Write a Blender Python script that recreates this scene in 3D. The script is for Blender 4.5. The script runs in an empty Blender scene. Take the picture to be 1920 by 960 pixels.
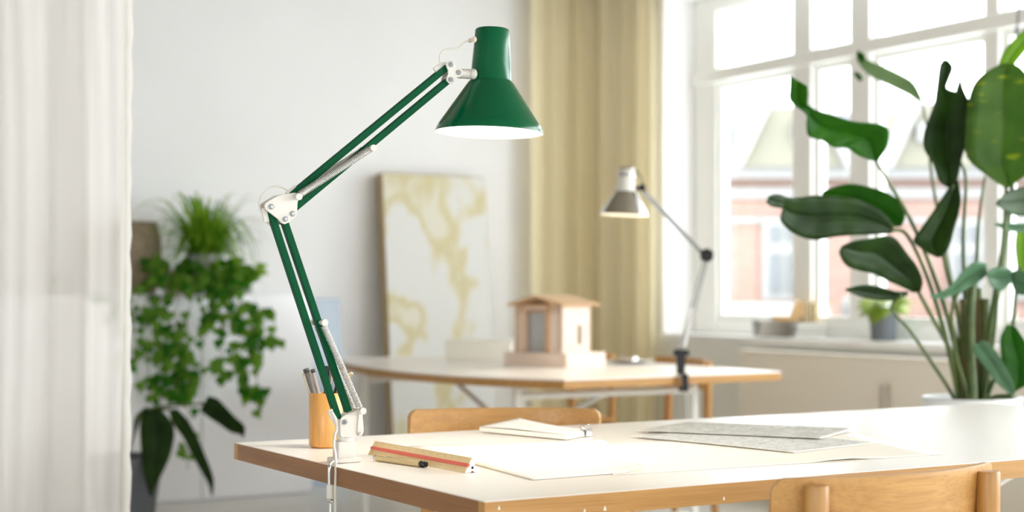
import bpy, bmesh, math, random
from math import sin, cos, pi, radians
from mathutils import Vector, Matrix
random.seed(11)
S = bpy.context.scene
COL = S.collection
# ------------------------------------------------------------------ camera
YAW = radians(30.6); F = 2900.0; EYE = 1.05; HZ = 548.0
sa, ca = sin(YAW), cos(YAW)
cd = bpy.data.cameras.new('camera'); cam = bpy.data.objects.new('camera', cd); COL.objects.link(cam)
cam.location = (0, 0, EYE); cam.rotation_euler = (pi/2, 0, -YAW)
cd.sensor_fit = 'HORIZONTAL'; cd.sensor_width = 36; cd.lens = F/1920*36; cd.shift_y = (HZ-480)/1920
cd.clip_start = 0.05; cd.clip_end = 200
cd.dof.use_dof = True; cd.dof.focus_distance = 2.88; cd.dof.aperture_fstop = 2.7
S.camera = cam
# ------------------------------------------------------------------ sky, light, exposure
W = bpy.data.worlds.new('sky'); S.world = W; W.use_nodes = True
wn = W.node_tree.nodes['Background']; wn.inputs[0].default_value = (0.925, 0.95, 1.0, 1); wn.inputs[1].default_value = 4.6
S.view_settings.view_transform = 'Standard'; S.view_settings.look = 'None'
S.view_settings.exposure = 0.74; S.view_settings.gamma = 1.0; S.view_settings.use_curve_mapping = False
try:
    S.cycles.use_denoising = True; S.cycles.max_bounces = 10; S.cycles.diffuse_bounces = 6
    S.cycles.transparent_max_bounces = 24; S.cycles.sample_clamp_indirect = 6
    S.cycles.caustics_reflective = False; S.cycles.caustics_refractive = False
except Exception: pass
def area(name, loc, rot, sx, sy, energy, col=(1,1,1), portal=False):
    l = bpy.data.lights.new(name, 'AREA'); l.shape = 'RECTANGLE'; l.size = sx; l.size_y = sy; l.energy = energy; l.color = col
    try: l.cycles.is_portal = portal
    except Exception: pass
    o = bpy.data.objects.new(name, l); o.location = loc; o.rotation_euler = rot; COL.objects.link(o); return o
area('window_daylight_portal', (5.66, 2.37, 1.78), (0, radians(90), 0), 1.95, 9.75, 10, portal=True)
area('rear_fill_window_portal', (2.5, -3.66, 1.7), (radians(90), 0, 0), 3.0, 1.4, 10, portal=True)  # sampling portal for the added rear window
area('side_fill_light', (5.72, .3, 1.78), (0, radians(90), 0), 1.9, 5.2, 190, (.95,.965,1))  # added area light, strengthens the daylight from the unseen near windows
area('left_fill_light', (-3.12, -1.6, 1.7), (0, radians(-90), 0), 1.36, 2.56, 44, (.95,.965,1))  # added fill for surfaces that face away from the window wall

# ------------------------------------------------------------------ helpers
V = Vector
def C(px, py, Z):                      # a sight line at depth Z -> point in the room
    X = (px-960)*Z/F
    return V((sa*Z+ca*X, ca*Z-sa*X, EYE-(py-HZ)*Z/F))
def T(px, py, z=0.73):                 # the same sight line where it meets height z
    return C(px, py, (EYE-z)*F/(py-HZ))
def lin(r, g, b):
    f = lambda c: (c/255/12.92) if c/255 <= .04045 else ((c/255+.055)/1.055)**2.4
    return (f(r), f(g), f(b), 1)
MATS = {}
def mat(name, col, rough=.5, metal=0, coat=0, spec=.5, sheen=0, trans=0, emit=None, es=0, sss=0):
    m = bpy.data.materials.new(name); m.use_nodes = True; b = m.node_tree.nodes['Principled BSDF']
    b.inputs['Base Color'].default_value = col; b.inputs['Roughness'].default_value = rough
    b.inputs['Metallic'].default_value = metal; b.inputs['Coat Weight'].default_value = coat
    b.inputs['Specular IOR Level'].default_value = spec; b.inputs['Sheen Weight'].default_value = sheen
    if emit: b.inputs['Emission Color'].default_value = emit; b.inputs['Emission Strength'].default_value = es
    MATS[name] = m; return m
def nd(m, t, **k):
    n = m.node_tree.nodes.new(t)
    for a, v in k.items(): setattr(n, a, v)
    return n
def noise_mat(name, c1, c2, scale=(1,1,1), ns=5, rough=.5, lo=.35, hi=.65, det=5, dist=0, bump=0, coat=0, gen=False, metal=0, spec=.5):
    m = mat(name, c1, rough, metal, coat, spec); L = m.node_tree.links; b = m.node_tree.nodes['Principled BSDF']
    tc = nd(m, 'ShaderNodeTexCoord'); mp = nd(m, 'ShaderNodeMapping'); mp.inputs['Scale'].default_value = scale
    no = nd(m, 'ShaderNodeTexNoise'); no.inputs['Scale'].default_value = ns; no.inputs['Detail'].default_value = det; no.inputs['Distortion'].default_value = dist
    r = nd(m, 'ShaderNodeValToRGB'); r.color_ramp.elements[0].position = lo; r.color_ramp.elements[1].position = hi
    r.color_ramp.elements[0].color = c1; r.color_ramp.elements[1].color = c2
    L.new(tc.outputs['Generated' if gen else 'Object'], mp.inputs[0]); L.new(mp.outputs[0], no.inputs['Vector'])
    L.new(no.outputs['Fac'], r.inputs[0]); L.new(r.outputs[0], b.inputs['Base Color'])
    if bump:
        bp = nd(m, 'ShaderNodeBump'); bp.inputs['Strength'].default_value = bump; bp.inputs['Distance'].default_value = .002
        L.new(no.outputs['Fac'], bp.inputs['Height']); L.new(bp.outputs[0], b.inputs['Normal'])
    return m
def wood(name, c1, c2, axis='x', rough=.45, fine=1.0):
    s = {'x': (1.6, 30, 30), 'y': (30, 1.6, 30), 'z': (30, 30, 1.6)}[axis]
    m = mat(name, c1, rough, coat=.08); L = m.node_tree.links; b = m.node_tree.nodes['Principled BSDF']
    tc = nd(m, 'ShaderNodeTexCoord'); mp = nd(m, 'ShaderNodeMapping'); mp.inputs['Scale'].default_value = tuple(v*fine for v in s)
    n1 = nd(m, 'ShaderNodeTexNoise'); n1.inputs['Scale'].default_value = 1.3; n1.inputs['Detail'].default_value = 4; n1.inputs['Distortion'].default_value = .8
    mp2 = nd(m, 'ShaderNodeMapping'); mp2.inputs['Scale'].default_value = tuple(v*fine*8 if v > 2 else v*3 for v in s)
    n2 = nd(m, 'ShaderNodeTexNoise'); n2.inputs['Scale'].default_value = 1.5; n2.inputs['Detail'].default_value = 3
    r = nd(m, 'ShaderNodeValToRGB'); r.color_ramp.elements[0].position = .3; r.color_ramp.elements[1].position = .7
    r.color_ramp.elements[0].color = c1; r.color_ramp.elements[1].color = c2
    r2 = nd(m, 'ShaderNodeValToRGB'); r2.color_ramp.elements[0].position = .36; r2.color_ramp.elements[1].position = .50
    r2.color_ramp.elements[0].color = (.82, .77, .68, 1); r2.color_ramp.elements[1].color = (1, 1, 1, 1)
    mx = nd(m, 'ShaderNodeMix', data_type='RGBA', blend_type='MULTIPLY'); mx.inputs[0].default_value = .8
    L.new(tc.outputs['Object'], mp.inputs[0]); L.new(tc.outputs['Object'], mp2.inputs[0])
    L.new(mp.outputs[0], n1.inputs['Vector']); L.new(mp2.outputs[0], n2.inputs['Vector'])
    L.new(n1.outputs['Fac'], r.inputs[0]); L.new(n2.outputs['Fac'], r2.inputs[0])
    L.new(r.outputs[0], mx.inputs[6]); L.new(r2.outputs[0], mx.inputs[7]); L.new(mx.outputs[2], b.inputs['Base Color'])
    bp = nd(m, 'ShaderNodeBump'); bp.inputs['Strength'].default_value = .15; bp.inputs['Distance'].default_value = .001
    L.new(n2.outputs['Fac'], bp.inputs['Height']); L.new(bp.outputs[0], b.inputs['Normal'])
    return m
def thin_mat(name, col, transp, transl):       # woven cloth: see-through gaps + light passing through the threads
    m = bpy.data.materials.new(name); m.use_nodes = True; N = m.node_tree.nodes; L = m.node_tree.links
    N.remove(N['Principled BSDF']); out = N['Material Output']
    d = nd(m, 'ShaderNodeBsdfDiffuse'); d.inputs[0].default_value = col
    t = nd(m, 'ShaderNodeBsdfTranslucent'); t.inputs[0].default_value = col
    tr = nd(m, 'ShaderNodeBsdfTransparent')
    a = nd(m, 'ShaderNodeMixShader'); a.inputs[0].default_value = transl
    b = nd(m, 'ShaderNodeMixShader'); b.inputs[0].default_value = transp
    L.new(d.outputs[0], a.inputs[1]); L.new(t.outputs[0], a.inputs[2])
    L.new(a.outputs[0], b.inputs[1]); L.new(tr.outputs[0], b.inputs[2]); L.new(b.outputs[0], out.inputs[0])
    return m
def leaf_mat(name, c1, c2, transl=.3, rough=.35, ns=9):
    m = noise_mat(name, c1, c2, ns=ns, rough=rough, lo=.3, hi=.7, spec=.18)
    N = m.node_tree.nodes; L = m.node_tree.links; b = N['Principled BSDF']; out = N['Material Output']
    t = nd(m, 'ShaderNodeBsdfTranslucent'); t.inputs[0].default_value = (c2[0]*1.6, c2[1]*1.9, c2[2]*.7, 1)
    a = nd(m, 'ShaderNodeMixShader'); a.inputs[0].default_value = transl
    L.new(b.outputs[0], a.inputs[1]); L.new(t.outputs[0], a.inputs[2]); L.new(a.outputs[0], out.inputs[0])
    return m

class MB:
    def __init__(s): s.v = []; s.f = []; s.m = []; s.s = []
    def add(s, vs, fs, mi=0, sm=False):
        o = len(s.v); s.v += [tuple(p) for p in vs]
        for f in fs: s.f.append([i+o for i in f]); s.m.append(mi); s.s.append(sm)
        return s
    def box(s, x0, x1, y0, y1, z0, z1, mi=0, M=None):
        vs = [V((x, y, z)) for x in (x0, x1) for y in (y0, y1) for z in (z0, z1)]
        if M: vs = [M @ p for p in vs]
        return s.add(vs, [(0,1,3,2),(4,6,7,5),(0,4,5,1),(2,3,7,6),(0,2,6,4),(1,5,7,3)], mi)
    def bar(s, a, b, w, h, up=V((0,0,1)), mi=0, inset=None):
        a, b = V(a), V(b); d = (b-a).normalized(); u = d.cross(up)
        if u.length < 1e-4: u = d.cross(V((0,1,0)))
        u.normalize(); n = u.cross(d)
        vs = [p+u*x*w/2+n*y*h/2 for p in (a, b) for x, y in ((-1,-1),(1,-1),(1,1),(-1,1))]
        return s.add(vs, [(3,2,1,0),(4,5,6,7),(0,1,5,4),(1,2,6,5),(2,3,7,6),(3,0,4,7)], mi)
    def tube(s, pts, r, n=12, mi=0, cap=True):
        pts = [V(p) for p in pts]; k = len(pts)
        rs = r if isinstance(r, (list, tuple)) else [r]*k
        fr = None; rings = []
        for i, p in enumerate(pts):
            t = (pts[min(i+1, k-1)]-pts[max(i-1, 0)]).normalized()
            if fr is None:
                fr = t.cross(V((0,0,1)))
                if fr.length < .01: fr = t.cross(V((0,1,0)))
            fr = (fr - t*fr.dot(t)).normalized(); bn = t.cross(fr)
            rings.append([p+(fr*cos(2*pi*j/n)+bn*sin(2*pi*j/n))*rs[i] for j in range(n)])
        vs = [q for R in rings for q in R]; fs = []
        for i in range(k-1):
            for j in range(n): fs.append((i*n+j, i*n+(j+1)%n, (i+1)*n+(j+1)%n, (i+1)*n+j))
        s.add(vs, fs, mi, True)
        if cap: s.add(rings[0], [tuple(range(n))[::-1]], mi); s.add(rings[-1], [tuple(range(n))], mi)
        return s
    def lathe(s, prof, n=32, M=None, mi=0, sm=True):
        M = M or Matrix.Identity(4); vs = []; fs = []; k = len(prof)
        for r, z in prof:
            for j in range(n): vs.append(M @ V((r*cos(2*pi*j/n), r*sin(2*pi*j/n), z)))
        for i in range(k-1):
            for j in range(n): fs.append((i*n+j, i*n+(j+1)%n, (i+1)*n+(j+1)%n, (i+1)*n+j))
        if prof[0][0] > 1e-5: fs.append(tuple(range(n))[::-1])if prof[0] != prof[-1] and getattr(s, 'closed', True) else None
        if prof[-1][0] > 1e-5 and getattr(s, 'closed', True): fs.append(tuple(range((k-1)*n, k*n)))
        return s.add(vs, fs, mi, sm)
    def prism(s, poly, O, U, Wv, th, mi=0):     # poly in (u,w) plane, extruded by th along u x w
        O, U, Wv = V(O), V(U).normalized(), V(Wv).normalized(); n = U.cross(Wv).normalized(); k = len(poly)
        a = [O+U*x+Wv*y-n*th/2 for x, y in poly]; b = [p+n*th for p in a]
        return s.add(a+b, [tuple(range(k))[::-1], tuple(range(k, 2*k))]+[(i, (i+1)%k, k+(i+1)%k, k+i) for i in range(k)], mi)
    def sphere(s, c, r, n=12, mi=0, sc=(1,1,1)):
        c = V(c); prof = [(max(1e-6, r*sin(pi*i/n)), -r*cos(pi*i/n)) for i in range(n+1)]
        return s.lathe(prof, n*2, Matrix.Translation(c) @ Matrix.Diagonal((*sc, 1)), mi)
    def build(s, name, mats, parent=None, bevel=0, seg=2, solid=0, sub=0, angle=40):
        me = bpy.data.meshes.new(name); me.from_pydata(s.v, [], s.f)
        for m in (mats if isinstance(mats, (list, tuple)) else [mats]): me.materials.append(m)
        me.polygons.foreach_set('material_index', s.m); me.polygons.foreach_set('use_smooth', s.s)
        me.validate(); me.update()
        bm = bmesh.new(); bm.from_mesh(me); bmesh.ops.recalc_face_normals(bm, faces=bm.faces) if not getattr(s, 'norecalc', False) else None
        bm.to_mesh(me); bm.free()
        o = bpy.data.objects.new(name, me); COL.objects.link(o)
        if parent: o.parent = parent
        if solid: q = o.modifiers.new('thick', 'SOLIDIFY'); q.thickness = solid; q.offset = 0
        if sub: q = o.modifiers.new('sub', 'SUBSURF'); q.levels = sub; q.render_levels = sub
        if bevel:
            q = o.modifiers.new('bevel', 'BEVEL'); q.width = bevel; q.segments = seg; q.limit_method = 'ANGLE'; q.angle_limit = radians(angle)
        return o
def closed_off(mb): mb.closed = False; return mb
def tag(o, label=None, cat=None, group=None, kind=None):
    for k, v in (('label', label), ('category', cat), ('group', group), ('kind', kind)):
        if v: o[k] = v
    return o
def thing(name, label, cat, loc=(0,0,0), rz=0, group=None):
    o = bpy.data.objects.new(name, None); o.empty_display_size = .1; COL.objects.link(o)
    o.location = loc; o.rotation_euler = (0, 0, rz); return tag(o, label, cat, group)
def copy_tree(o, parent=None):
    c = o.copy(); COL.objects.link(c); c.parent = parent
    for ch in list(o.children): copy_tree(ch, c)
    return c
def catmull(pts, n):
    pts = [V(p) for p in pts]; P = [pts[0]*2-pts[1]]+pts+[pts[-1]*2-pts[-2]]; out = []
    for i in range(len(pts)-1):
        a, b, c, d = P[i:i+4]
        for j in range(n):
            t = j/n; out.append(.5*((2*b)+(c-a)*t+(2*a-5*b+4*c-d)*t*t+(3*b-a-3*c+d)*t**3))
    out.append(pts[-1].copy()); return out
class Fr:                                   # a thing's own frame turned to face the camera, origin at its base
    def __init__(s, px, py, Z):
        s.Z = Z; s.px, s.py = px, py; s.loc = C(px, py, Z); s.rz = -YAW
        s.X = (px-960)*Z/F; s.z = s.loc.z
    def P(s, px, py, dz=0):
        Z = s.Z+dz; return V(((px-960)*Z/F-s.X, dz, EYE-(py-HZ)*Z/F-s.z))
def cyl_y(mb, c, r, l, n=16, mi=0):          # short cylinder lying along local y, centred at c
    c = V(c); return mb.tube([c-V((0,l/2,0)), c+V((0,l/2,0))], r, n, mi)

# ------------------------------------------------------------------ materials
WALL = noise_mat('wall_paint', lin(241,241,241), lin(244,244,244), ns=2, rough=.85)
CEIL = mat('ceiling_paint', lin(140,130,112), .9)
FLOOR = noise_mat('floor_paint', lin(222,221,217), lin(229,228,224), ns=3, rough=.35)
WHITEP = mat('white_gloss_paint', lin(246,246,242), .3)
SILLM = noise_mat('sill_stone', lin(238,238,236), lin(244,244,242), ns=14, rough=.2)
PANEL = mat('radiator_paint', lin(240,233,219), .45)
BASEP = mat('low_wall_paint', lin(236,236,229), .7)
OAK_X = wood('oak_grain_along', lin(174,126,64), lin(194,147,84), 'x')
OAK_Y_SHADE = wood('oak_grain_across_shaded', lin(128,84,38), lin(150,100,50), 'y')  # darker oak copy: shade of the table's side edge put into the colour
OAK_Z = wood('oak_grain_upright', lin(176,127,67), lin(196,148,86), 'z')
OAK_B = wood('oak_board', lin(180,131,68), lin(202,154,90), 'x')
BEECH = wood('beech_cup', lin(208,146,72), lin(222,166,92), 'z', .35, .5)
LAMIN = mat('laminate_top', lin(247,242,236), .3)
STEELW = mat('white_steel', lin(232,232,226), .35)
GREEN = mat('green_enamel', lin(0,88,54), .18, coat=.1, spec=.3)
GREENB = mat('green_enamel_arm', lin(0,78,46), .42, spec=.1)
WPLAS = mat('white_plastic', lin(222,217,210), .4)
WIN = mat('shade_inside_white', lin(248,246,240), .5)
BULB = mat('glowing_bulb', (1,1,1,1), .3, emit=(1,.93,.82,1), es=22)
BULB2 = mat('glowing_bulb_warm', (1,1,1,1), .3, emit=(1,.80,.58,1), es=10)
CHROME = mat('chrome', (.75,.75,.76,1), .18, 1)
SPRING = mat('spring_wire', (.72,.69,.67,1), .35, .9)
ZINC = mat('zinc_screw', (.42,.44,.46,1), .45, 1)
BLACK = mat('black_plastic', lin(24,24,25), .4)
ALU = mat('brushed_aluminium', (.40,.40,.40,1), .25, 1)
PAPER = mat('white_paper', lin(243,239,232), .8)
CREAM = mat('cream_tracing_paper', lin(249,244,233), .8)
REDP = mat('red_plastic_strip', lin(214,98,84), .4)
TAN = noise_mat('boxwood_scale', lin(226,200,150), lin(232,208,160), ns=20, rough=.5)
INK = mat('printed_ink', lin(52,42,34), .6)
PENB = mat('beige_pen_barrel', lin(206,184,134), .35)
GRAYP = mat('grey_pen', lin(112,106,102), .35)
DGRAY = mat('dark_grey_plastic', lin(62,60,60), .35)
BRONZE = mat('bronze_cap', (.42,.35,.25,1), .35, 1)
MODEL = noise_mat('model_board', lin(232,212,196), lin(238,220,205), ns=12, rough=.75)
BALSA = wood('balsa_strips', lin(214,176,134), lin(228,194,154), 'x', .7)
CURT = thin_mat('beige_curtain_cloth', lin(253,243,212), .0, .35)
SHEER = thin_mat('sheer_curtain_cloth', lin(252,248,244), .33, .45)
HEM = thin_mat('sheer_hem_cloth', lin(244,242,238), .08, .45)
GLOSSW = mat('white_gloss_board', lin(243,243,246), .16)
BLUEP = mat('pale_blue_board', lin(176,190,204), .3)
GREYPOT = mat('grey_pot_glaze', lin(104,108,114), .5)
CONC = noise_mat('concrete_pot', lin(150,150,150), lin(170,170,168), ns=12, rough=.8)
WPOT = mat('white_planter', lin(232,234,234), .35)
SOIL = noise_mat('soil', lin(60,44,32), lin(88,66,48), ns=60, rough=.95)
TERRA = mat('clay_pot', lin(205,180,165), .7)
LF_D = leaf_mat('leaf_dark', lin(20,42,6), lin(38,66,14), .10, .5)
LF_M = leaf_mat('leaf_mid', lin(28,80,4), lin(50,110,10), .3, .5)
LF_L = leaf_mat('leaf_light', lin(92,130,32), lin(132,162,48), .4, .4)
LF_G = leaf_mat('leaf_greyish', lin(66,98,72), lin(86,122,90), .15, .35)
LF_P = leaf_mat('leaf_window_washed', lin(112,136,100), lin(136,158,122), .25, .4)  # wash of window light over the far leaf put into its colour
LF_I = leaf_mat('ivy_leaf', lin(62,104,28), lin(104,142,48), .3, .4, 14)
LF_Y = leaf_mat('yellow_green_leaf', lin(112,132,56), lin(140,152,76), .25, .4)
STEMG = noise_mat('stem_green', lin(58,82,32), lin(96,110,52), ns=10, rough=.45)
STEMB = noise_mat('stem_brown', lin(112,84,52), lin(96,110,58), ns=8, rough=.55)
BIG = leaf_mat('leaf_sunlit', lin(54,84,28), lin(84,116,42), .4, .5)
# the big leaf has yellowed stripes across one side
def stripes():
    m = BIG; N = m.node_tree.nodes; L = m.node_tree.links
    b = N['Principled BSDF']; src = b.inputs['Base Color'].links[0].from_socket
    tc = nd(m, 'ShaderNodeTexCoord'); mp = nd(m, 'ShaderNodeMapping'); mp.inputs['Scale'].default_value = (.7, .7, 8)
    no = nd(m, 'ShaderNodeTexNoise'); no.inputs['Scale'].default_value = 1.6; no.inputs['Detail'].default_value = 2
    r = nd(m, 'ShaderNodeValToRGB'); r.color_ramp.elements[0].position = .62; r.color_ramp.elements[1].position = .68
    r.color_ramp.elements[0].color = (0,0,0,1); r.color_ramp.elements[1].color = (1,1,1,1)
    mx = nd(m, 'ShaderNodeMix', data_type='RGBA'); mx.inputs[7].default_value = lin(150,165,30)
    L.new(tc.outputs['Generated'], mp.inputs[0]); L.new(mp.outputs[0], no.inputs['Vector']); L.new(no.outputs['Fac'], r.inputs[0])
    L.new(r.outputs[0], mx.inputs[0]); L.new(src, mx.inputs[6]); L.new(mx.outputs[2], b.inputs['Base Color'])
stripes()
# canvas with ochre water stains
STAIN = noise_mat('stained_canvas', lin(222,222,218), lin(206,196,150), scale=(1.7,1,1.0), ns=2.2, lo=.52, hi=.66, det=7, dist=.35, rough=.75)
def stain():
    m = STAIN; N = m.node_tree.nodes; L = m.node_tree.links; r = [n for n in N if n.type == 'VALTORGB'][0]
    e = r.color_ramp.elements; e[0].position = .50; e[1].position = .575
    x = e.new(.54); x.color = lin(221,217,199); x = e.new(.65); x.color = lin(222,218,200)
    e[1].color = lin(216,209,182)
stain()
CANVB = mat('raw_board_edge', lin(176,152,112), .8)
# printed map sheets: grey hatching inside a pale margin
def print_mat(name, base, dark, s1):
    m = mat(name, base, .6); L = m.node_tree.links; b = m.node_tree.nodes['Principled BSDF']
    tc = nd(m, 'ShaderNodeTexCoord'); n1 = nd(m, 'ShaderNodeTexNoise'); n1.inputs['Scale'].default_value = s1; n1.inputs['Detail'].default_value = 8; n1.inputs['Roughness'].default_value = .75
    n2 = nd(m, 'ShaderNodeTexVoronoi', feature='DISTANCE_TO_EDGE'); n2.inputs['Scale'].default_value = s1*1.2
    r = nd(m, 'ShaderNodeValToRGB'); r.color_ramp.elements[0].position = .38; r.color_ramp.elements[1].position = .62
    r.color_ramp.elements[0].color = dark; r.color_ramp.elements[1].color = base
    r2 = nd(m, 'ShaderNodeValToRGB'); r2.color_ramp.elements[0].position = .02; r2.color_ramp.elements[1].position = .07
    r2.color_ramp.elements[0].color = (.55,.55,.53,1); r2.color_ramp.elements[1].color = (1,1,1,1)
    mx = nd(m, 'ShaderNodeMix', data_type='RGBA', blend_type='MULTIPLY'); mx.inputs[0].default_value = .7
    L.new(tc.outputs['Object'], n1.inputs['Vector']); L.new(tc.outputs['Object'], n2.inputs['Vector'])
    L.new(n1.outputs['Fac'], r.inputs[0]); L.new(n2.outputs['Distance'], r2.inputs[0])
    L.new(r.outputs[0], mx.inputs[6]); L.new(r2.outputs[0], mx.inputs[7]); L.new(mx.outputs[2], b.inputs['Base Color'])
    return m
PRINT1 = print_mat('printed_map_dark', lin(228,227,219), lin(178,177,165), 36)
PRINT2 = print_mat('printed_map_light', lin(234,233,229), lin(200,200,196), 42)
# glass
GLASS = bpy.data.materials.new('window_glass'); GLASS.use_nodes = True
_n = GLASS.node_tree.nodes; _n.remove(_n['Principled BSDF'])
_t = nd(GLASS, 'ShaderNodeBsdfTransparent'); _t.inputs[0].default_value = (.97,.985,.98,1); _g = nd(GLASS, 'ShaderNodeBsdfGlossy'); _g.inputs['Roughness'].default_value = .02
_m = nd(GLASS, 'ShaderNodeMixShader'); _m.inputs[0].default_value = .05
GLASS.node_tree.links.new(_t.outputs[0], _m.inputs[1]); GLASS.node_tree.links.new(_g.outputs[0], _m.inputs[2]); GLASS.node_tree.links.new(_m.outputs[0], _n['Material Output'].inputs[0])
BRICK = noise_mat('pale_brick', lin(160,124,110), lin(184,150,134), scale=(1,1,6), ns=3, rough=.9)
def bricks():
    m = BRICK; L = m.node_tree.links; b = m.node_tree.nodes['Principled BSDF']
    tc = nd(m, 'ShaderNodeTexCoord'); sp = nd(m, 'ShaderNodeSeparateXYZ'); cb = nd(m, 'ShaderNodeCombineXYZ')
    br = nd(m, 'ShaderNodeTexBrick'); br.inputs['Scale'].default_value = 1.0; br.inputs['Brick Width'].default_value = .24; br.inputs['Row Height'].default_value = .075
    br.inputs['Mortar Size'].default_value = .008; br.inputs['Color1'].default_value = lin(132,100,88); br.inputs['Color2'].default_value = lin(142,112,100); br.inputs['Mortar'].default_value = lin(140,126,118)
    L.new(tc.outputs['Object'], sp.inputs[0]); L.new(sp.outputs[0], cb.inputs[0]); L.new(sp.outputs[2], cb.inputs[1])
    L.new(cb.outputs[0], br.inputs['Vector']); L.new(br.outputs['Color'], b.inputs['Base Color'])
bricks()
ROOFM = mat('pale_slate', lin(86,88,90), .85)
YWALL = mat('cream_render', lin(112,110,96), .85)
TRIMW = mat('outdoor_white', lin(132,132,130), .7)
PANEG = mat('outdoor_pane', lin(92,96,98), .3)

# ------------------------------------------------------------------ room shell
XL, XW, YB, YR, CZ = -3.0, 5.3, 7.9, -3.5, 2.88
YREV, YEND = 7.24, -2.5
SZ, HEAD = .815, 2.74
def struct(name, mb, m, bevel=0, parent=None):
    o = mb.build(name, m, parent, bevel)
    if not parent: o['kind'] = 'structure'
    return o
struct('floor', MB().box(XL-.2, XW+.3, YR-.2, YB+.2, -.1, 0), FLOOR)
struct('ceiling', MB().box(XL-.2, XW+.3, YR-.2, YB+.2, CZ, CZ+.1), CEIL)
struct('wall_back', MB().box(XL-.2, XW+.3, YB, YB+.2, 0, CZ), WALL)
b = MB(); b.box(XL-.2, XL, YR-.2, -2.9, 0, CZ).box(XL-.2, XL, -.3, YB, 0, CZ).box(XL-.2, XL, -2.9, -.3, 0, 1).box(XL-.2, XL, -2.9, -.3, 2.4, CZ)
struct('wall_left', b, WALL)
lw = thing('left_fill_window', None, None); lw['kind'] = 'structure'  # unseen window, added to let fill in from the left
f_ = MB()
for y in (-2.9, -1.63, -.36): f_.box(XL-.09, XL-.03, y, y+.06, 1, 2.4)
f_.box(XL-.095, XL-.025, -2.9, -.3, 1, 1.06).box(XL-.095, XL-.025, -2.9, -.3, 2.34, 2.4); f_.build('frame', WHITEP, lw)
MB().box(XL-.062, XL-.058, -2.84, -.36, 1.06, 2.34).build('pane', GLASS, lw)
b = MB(); b.box(XW, XW+.3, YREV, YB, 0, CZ).box(XW, XW+.3, YR-.2, YEND, 0, CZ).box(XW, XW+.3, YEND, YREV, 0, SZ-.03).box(XW, XW+.3, YEND, YREV, HEAD, CZ)
struct('wall_right', b, WALL)
b = MB(); b.box(XL-.2, 1, YR-.2, YR, 0, CZ).box(4, XW, YR-.2, YR, 0, CZ).box(1, 4, YR-.2, YR, 0, 1.0).box(1, 4, YR-.2, YR, 2.4, CZ)
struct('wall_rear', b, WALL)
struct('trim_1', MB().box(XW-.045, XW+.24, YEND, YREV+.0, SZ-.035, SZ), SILLM, .004)          # window sill board
struct('trim_2', MB().box(XW-.012, XW, YEND, YREV, .0, SZ-.035), BASEP)                        # boarding under the sill
struct('baseboard_back', MB().box(XL, 4.7, YB-.02, YB, 0, .11), WHITEP, .003)
struct('baseboard_left', MB().box(XL, XL+.02, YR, YB, 0, .11), WHITEP, .003)
# window on the right-hand wall
XG = 5.57
def YW(px):
    t = (px-960)/F; return XG*(ca-sa*t)/(sa+ca*t)
win = thing('window_1', None, None); win['kind'] = 'structure'
M1 = (YW(1502), YW(1537)); M2 = (YW(1610), YW(1648)); M3 = (YW(1863), YW(1890))
fr_ = MB(); X0, X1 = XG-.05, XG+.03
fr_.box(X0, X1, YW(1355), YREV, SZ, HEAD)                                  # jamb
muls = [M1, M2, M3]; y = M3[1]
step = [.30, .72]; k = 0
while y > YEND+1.1:
    y -= step[k % 2] if k % 2 == 0 else .75; muls.append((y, y-.09)); y -= .09; k += 1
fr_.box(X0, X1, YEND, YEND+.1, SZ, HEAD)
fr_.box(X0+.001, X1-.001, YEND+.1, YW(1355), SZ, SZ+.075); fr_.box(X0+.001, X1-.001, YEND+.1, YW(1355), HEAD-.08, HEAD)
fr_.build('frame', WHITEP, win, .006)
mu = MB()
for a_, b_ in muls: mu.box(X0-.012, X1, b_, a_, SZ+.07, HEAD-.07)
mu.build('mullion', WHITEP, win, .006)
MB().box(X0-.03, X1-.002, YEND+.002, YREV-.002, 2.25, 2.325).build('transom', WHITEP, win, .008)
edges = [YW(1355)]
for a_, b_ in muls: edges += [a_, b_]
edges.append(YEND+.1)
for i in range(0, len(edges)-1, 2):
    ya, yb = edges[i], edges[i+1]
    if ya-yb < .12: continue
    for z0, z1, w_ in ((SZ+.075, 2.25, .035), (2.325, HEAD-.08, .012)):
        s_ = MB(); xs0, xs1 = XG-.03, XG+.015
        s_.box(xs0, xs1, ya-w_, ya, z0, z1).box(xs0, xs1, yb, yb+w_, z0, z1).box(xs0, xs1, yb+w_, ya-w_, z0, z0+w_).box(xs0, xs1, yb+w_, ya-w_, z1-w_, z1)
        so = s_.build('sash', WHITEP, win, .003)
        MB().box(XG-.004, XG+.0, yb+w_, ya-w_, z0+w_, z1-w_).build('pane', GLASS, so)
# unseen rear window, added behind the camera for frontal fill
rw = thing('rear_fill_window', None, None); rw['kind'] = 'structure'
f_ = MB()
for x in (1, 2.47, 3.94): f_.box(x, x+.06, YR-.14, YR-.08, 1, 2.4)
f_.box(1, 4, YR-.145, YR-.075, 1, 1.06).box(1, 4, YR-.145, YR-.075, 2.34, 2.4); f_.build('frame', WHITEP, rw)
MB().box(1.06, 3.94, YR-.112, YR-.108, 1.06, 2.34).build('pane', GLASS, rw)

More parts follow.
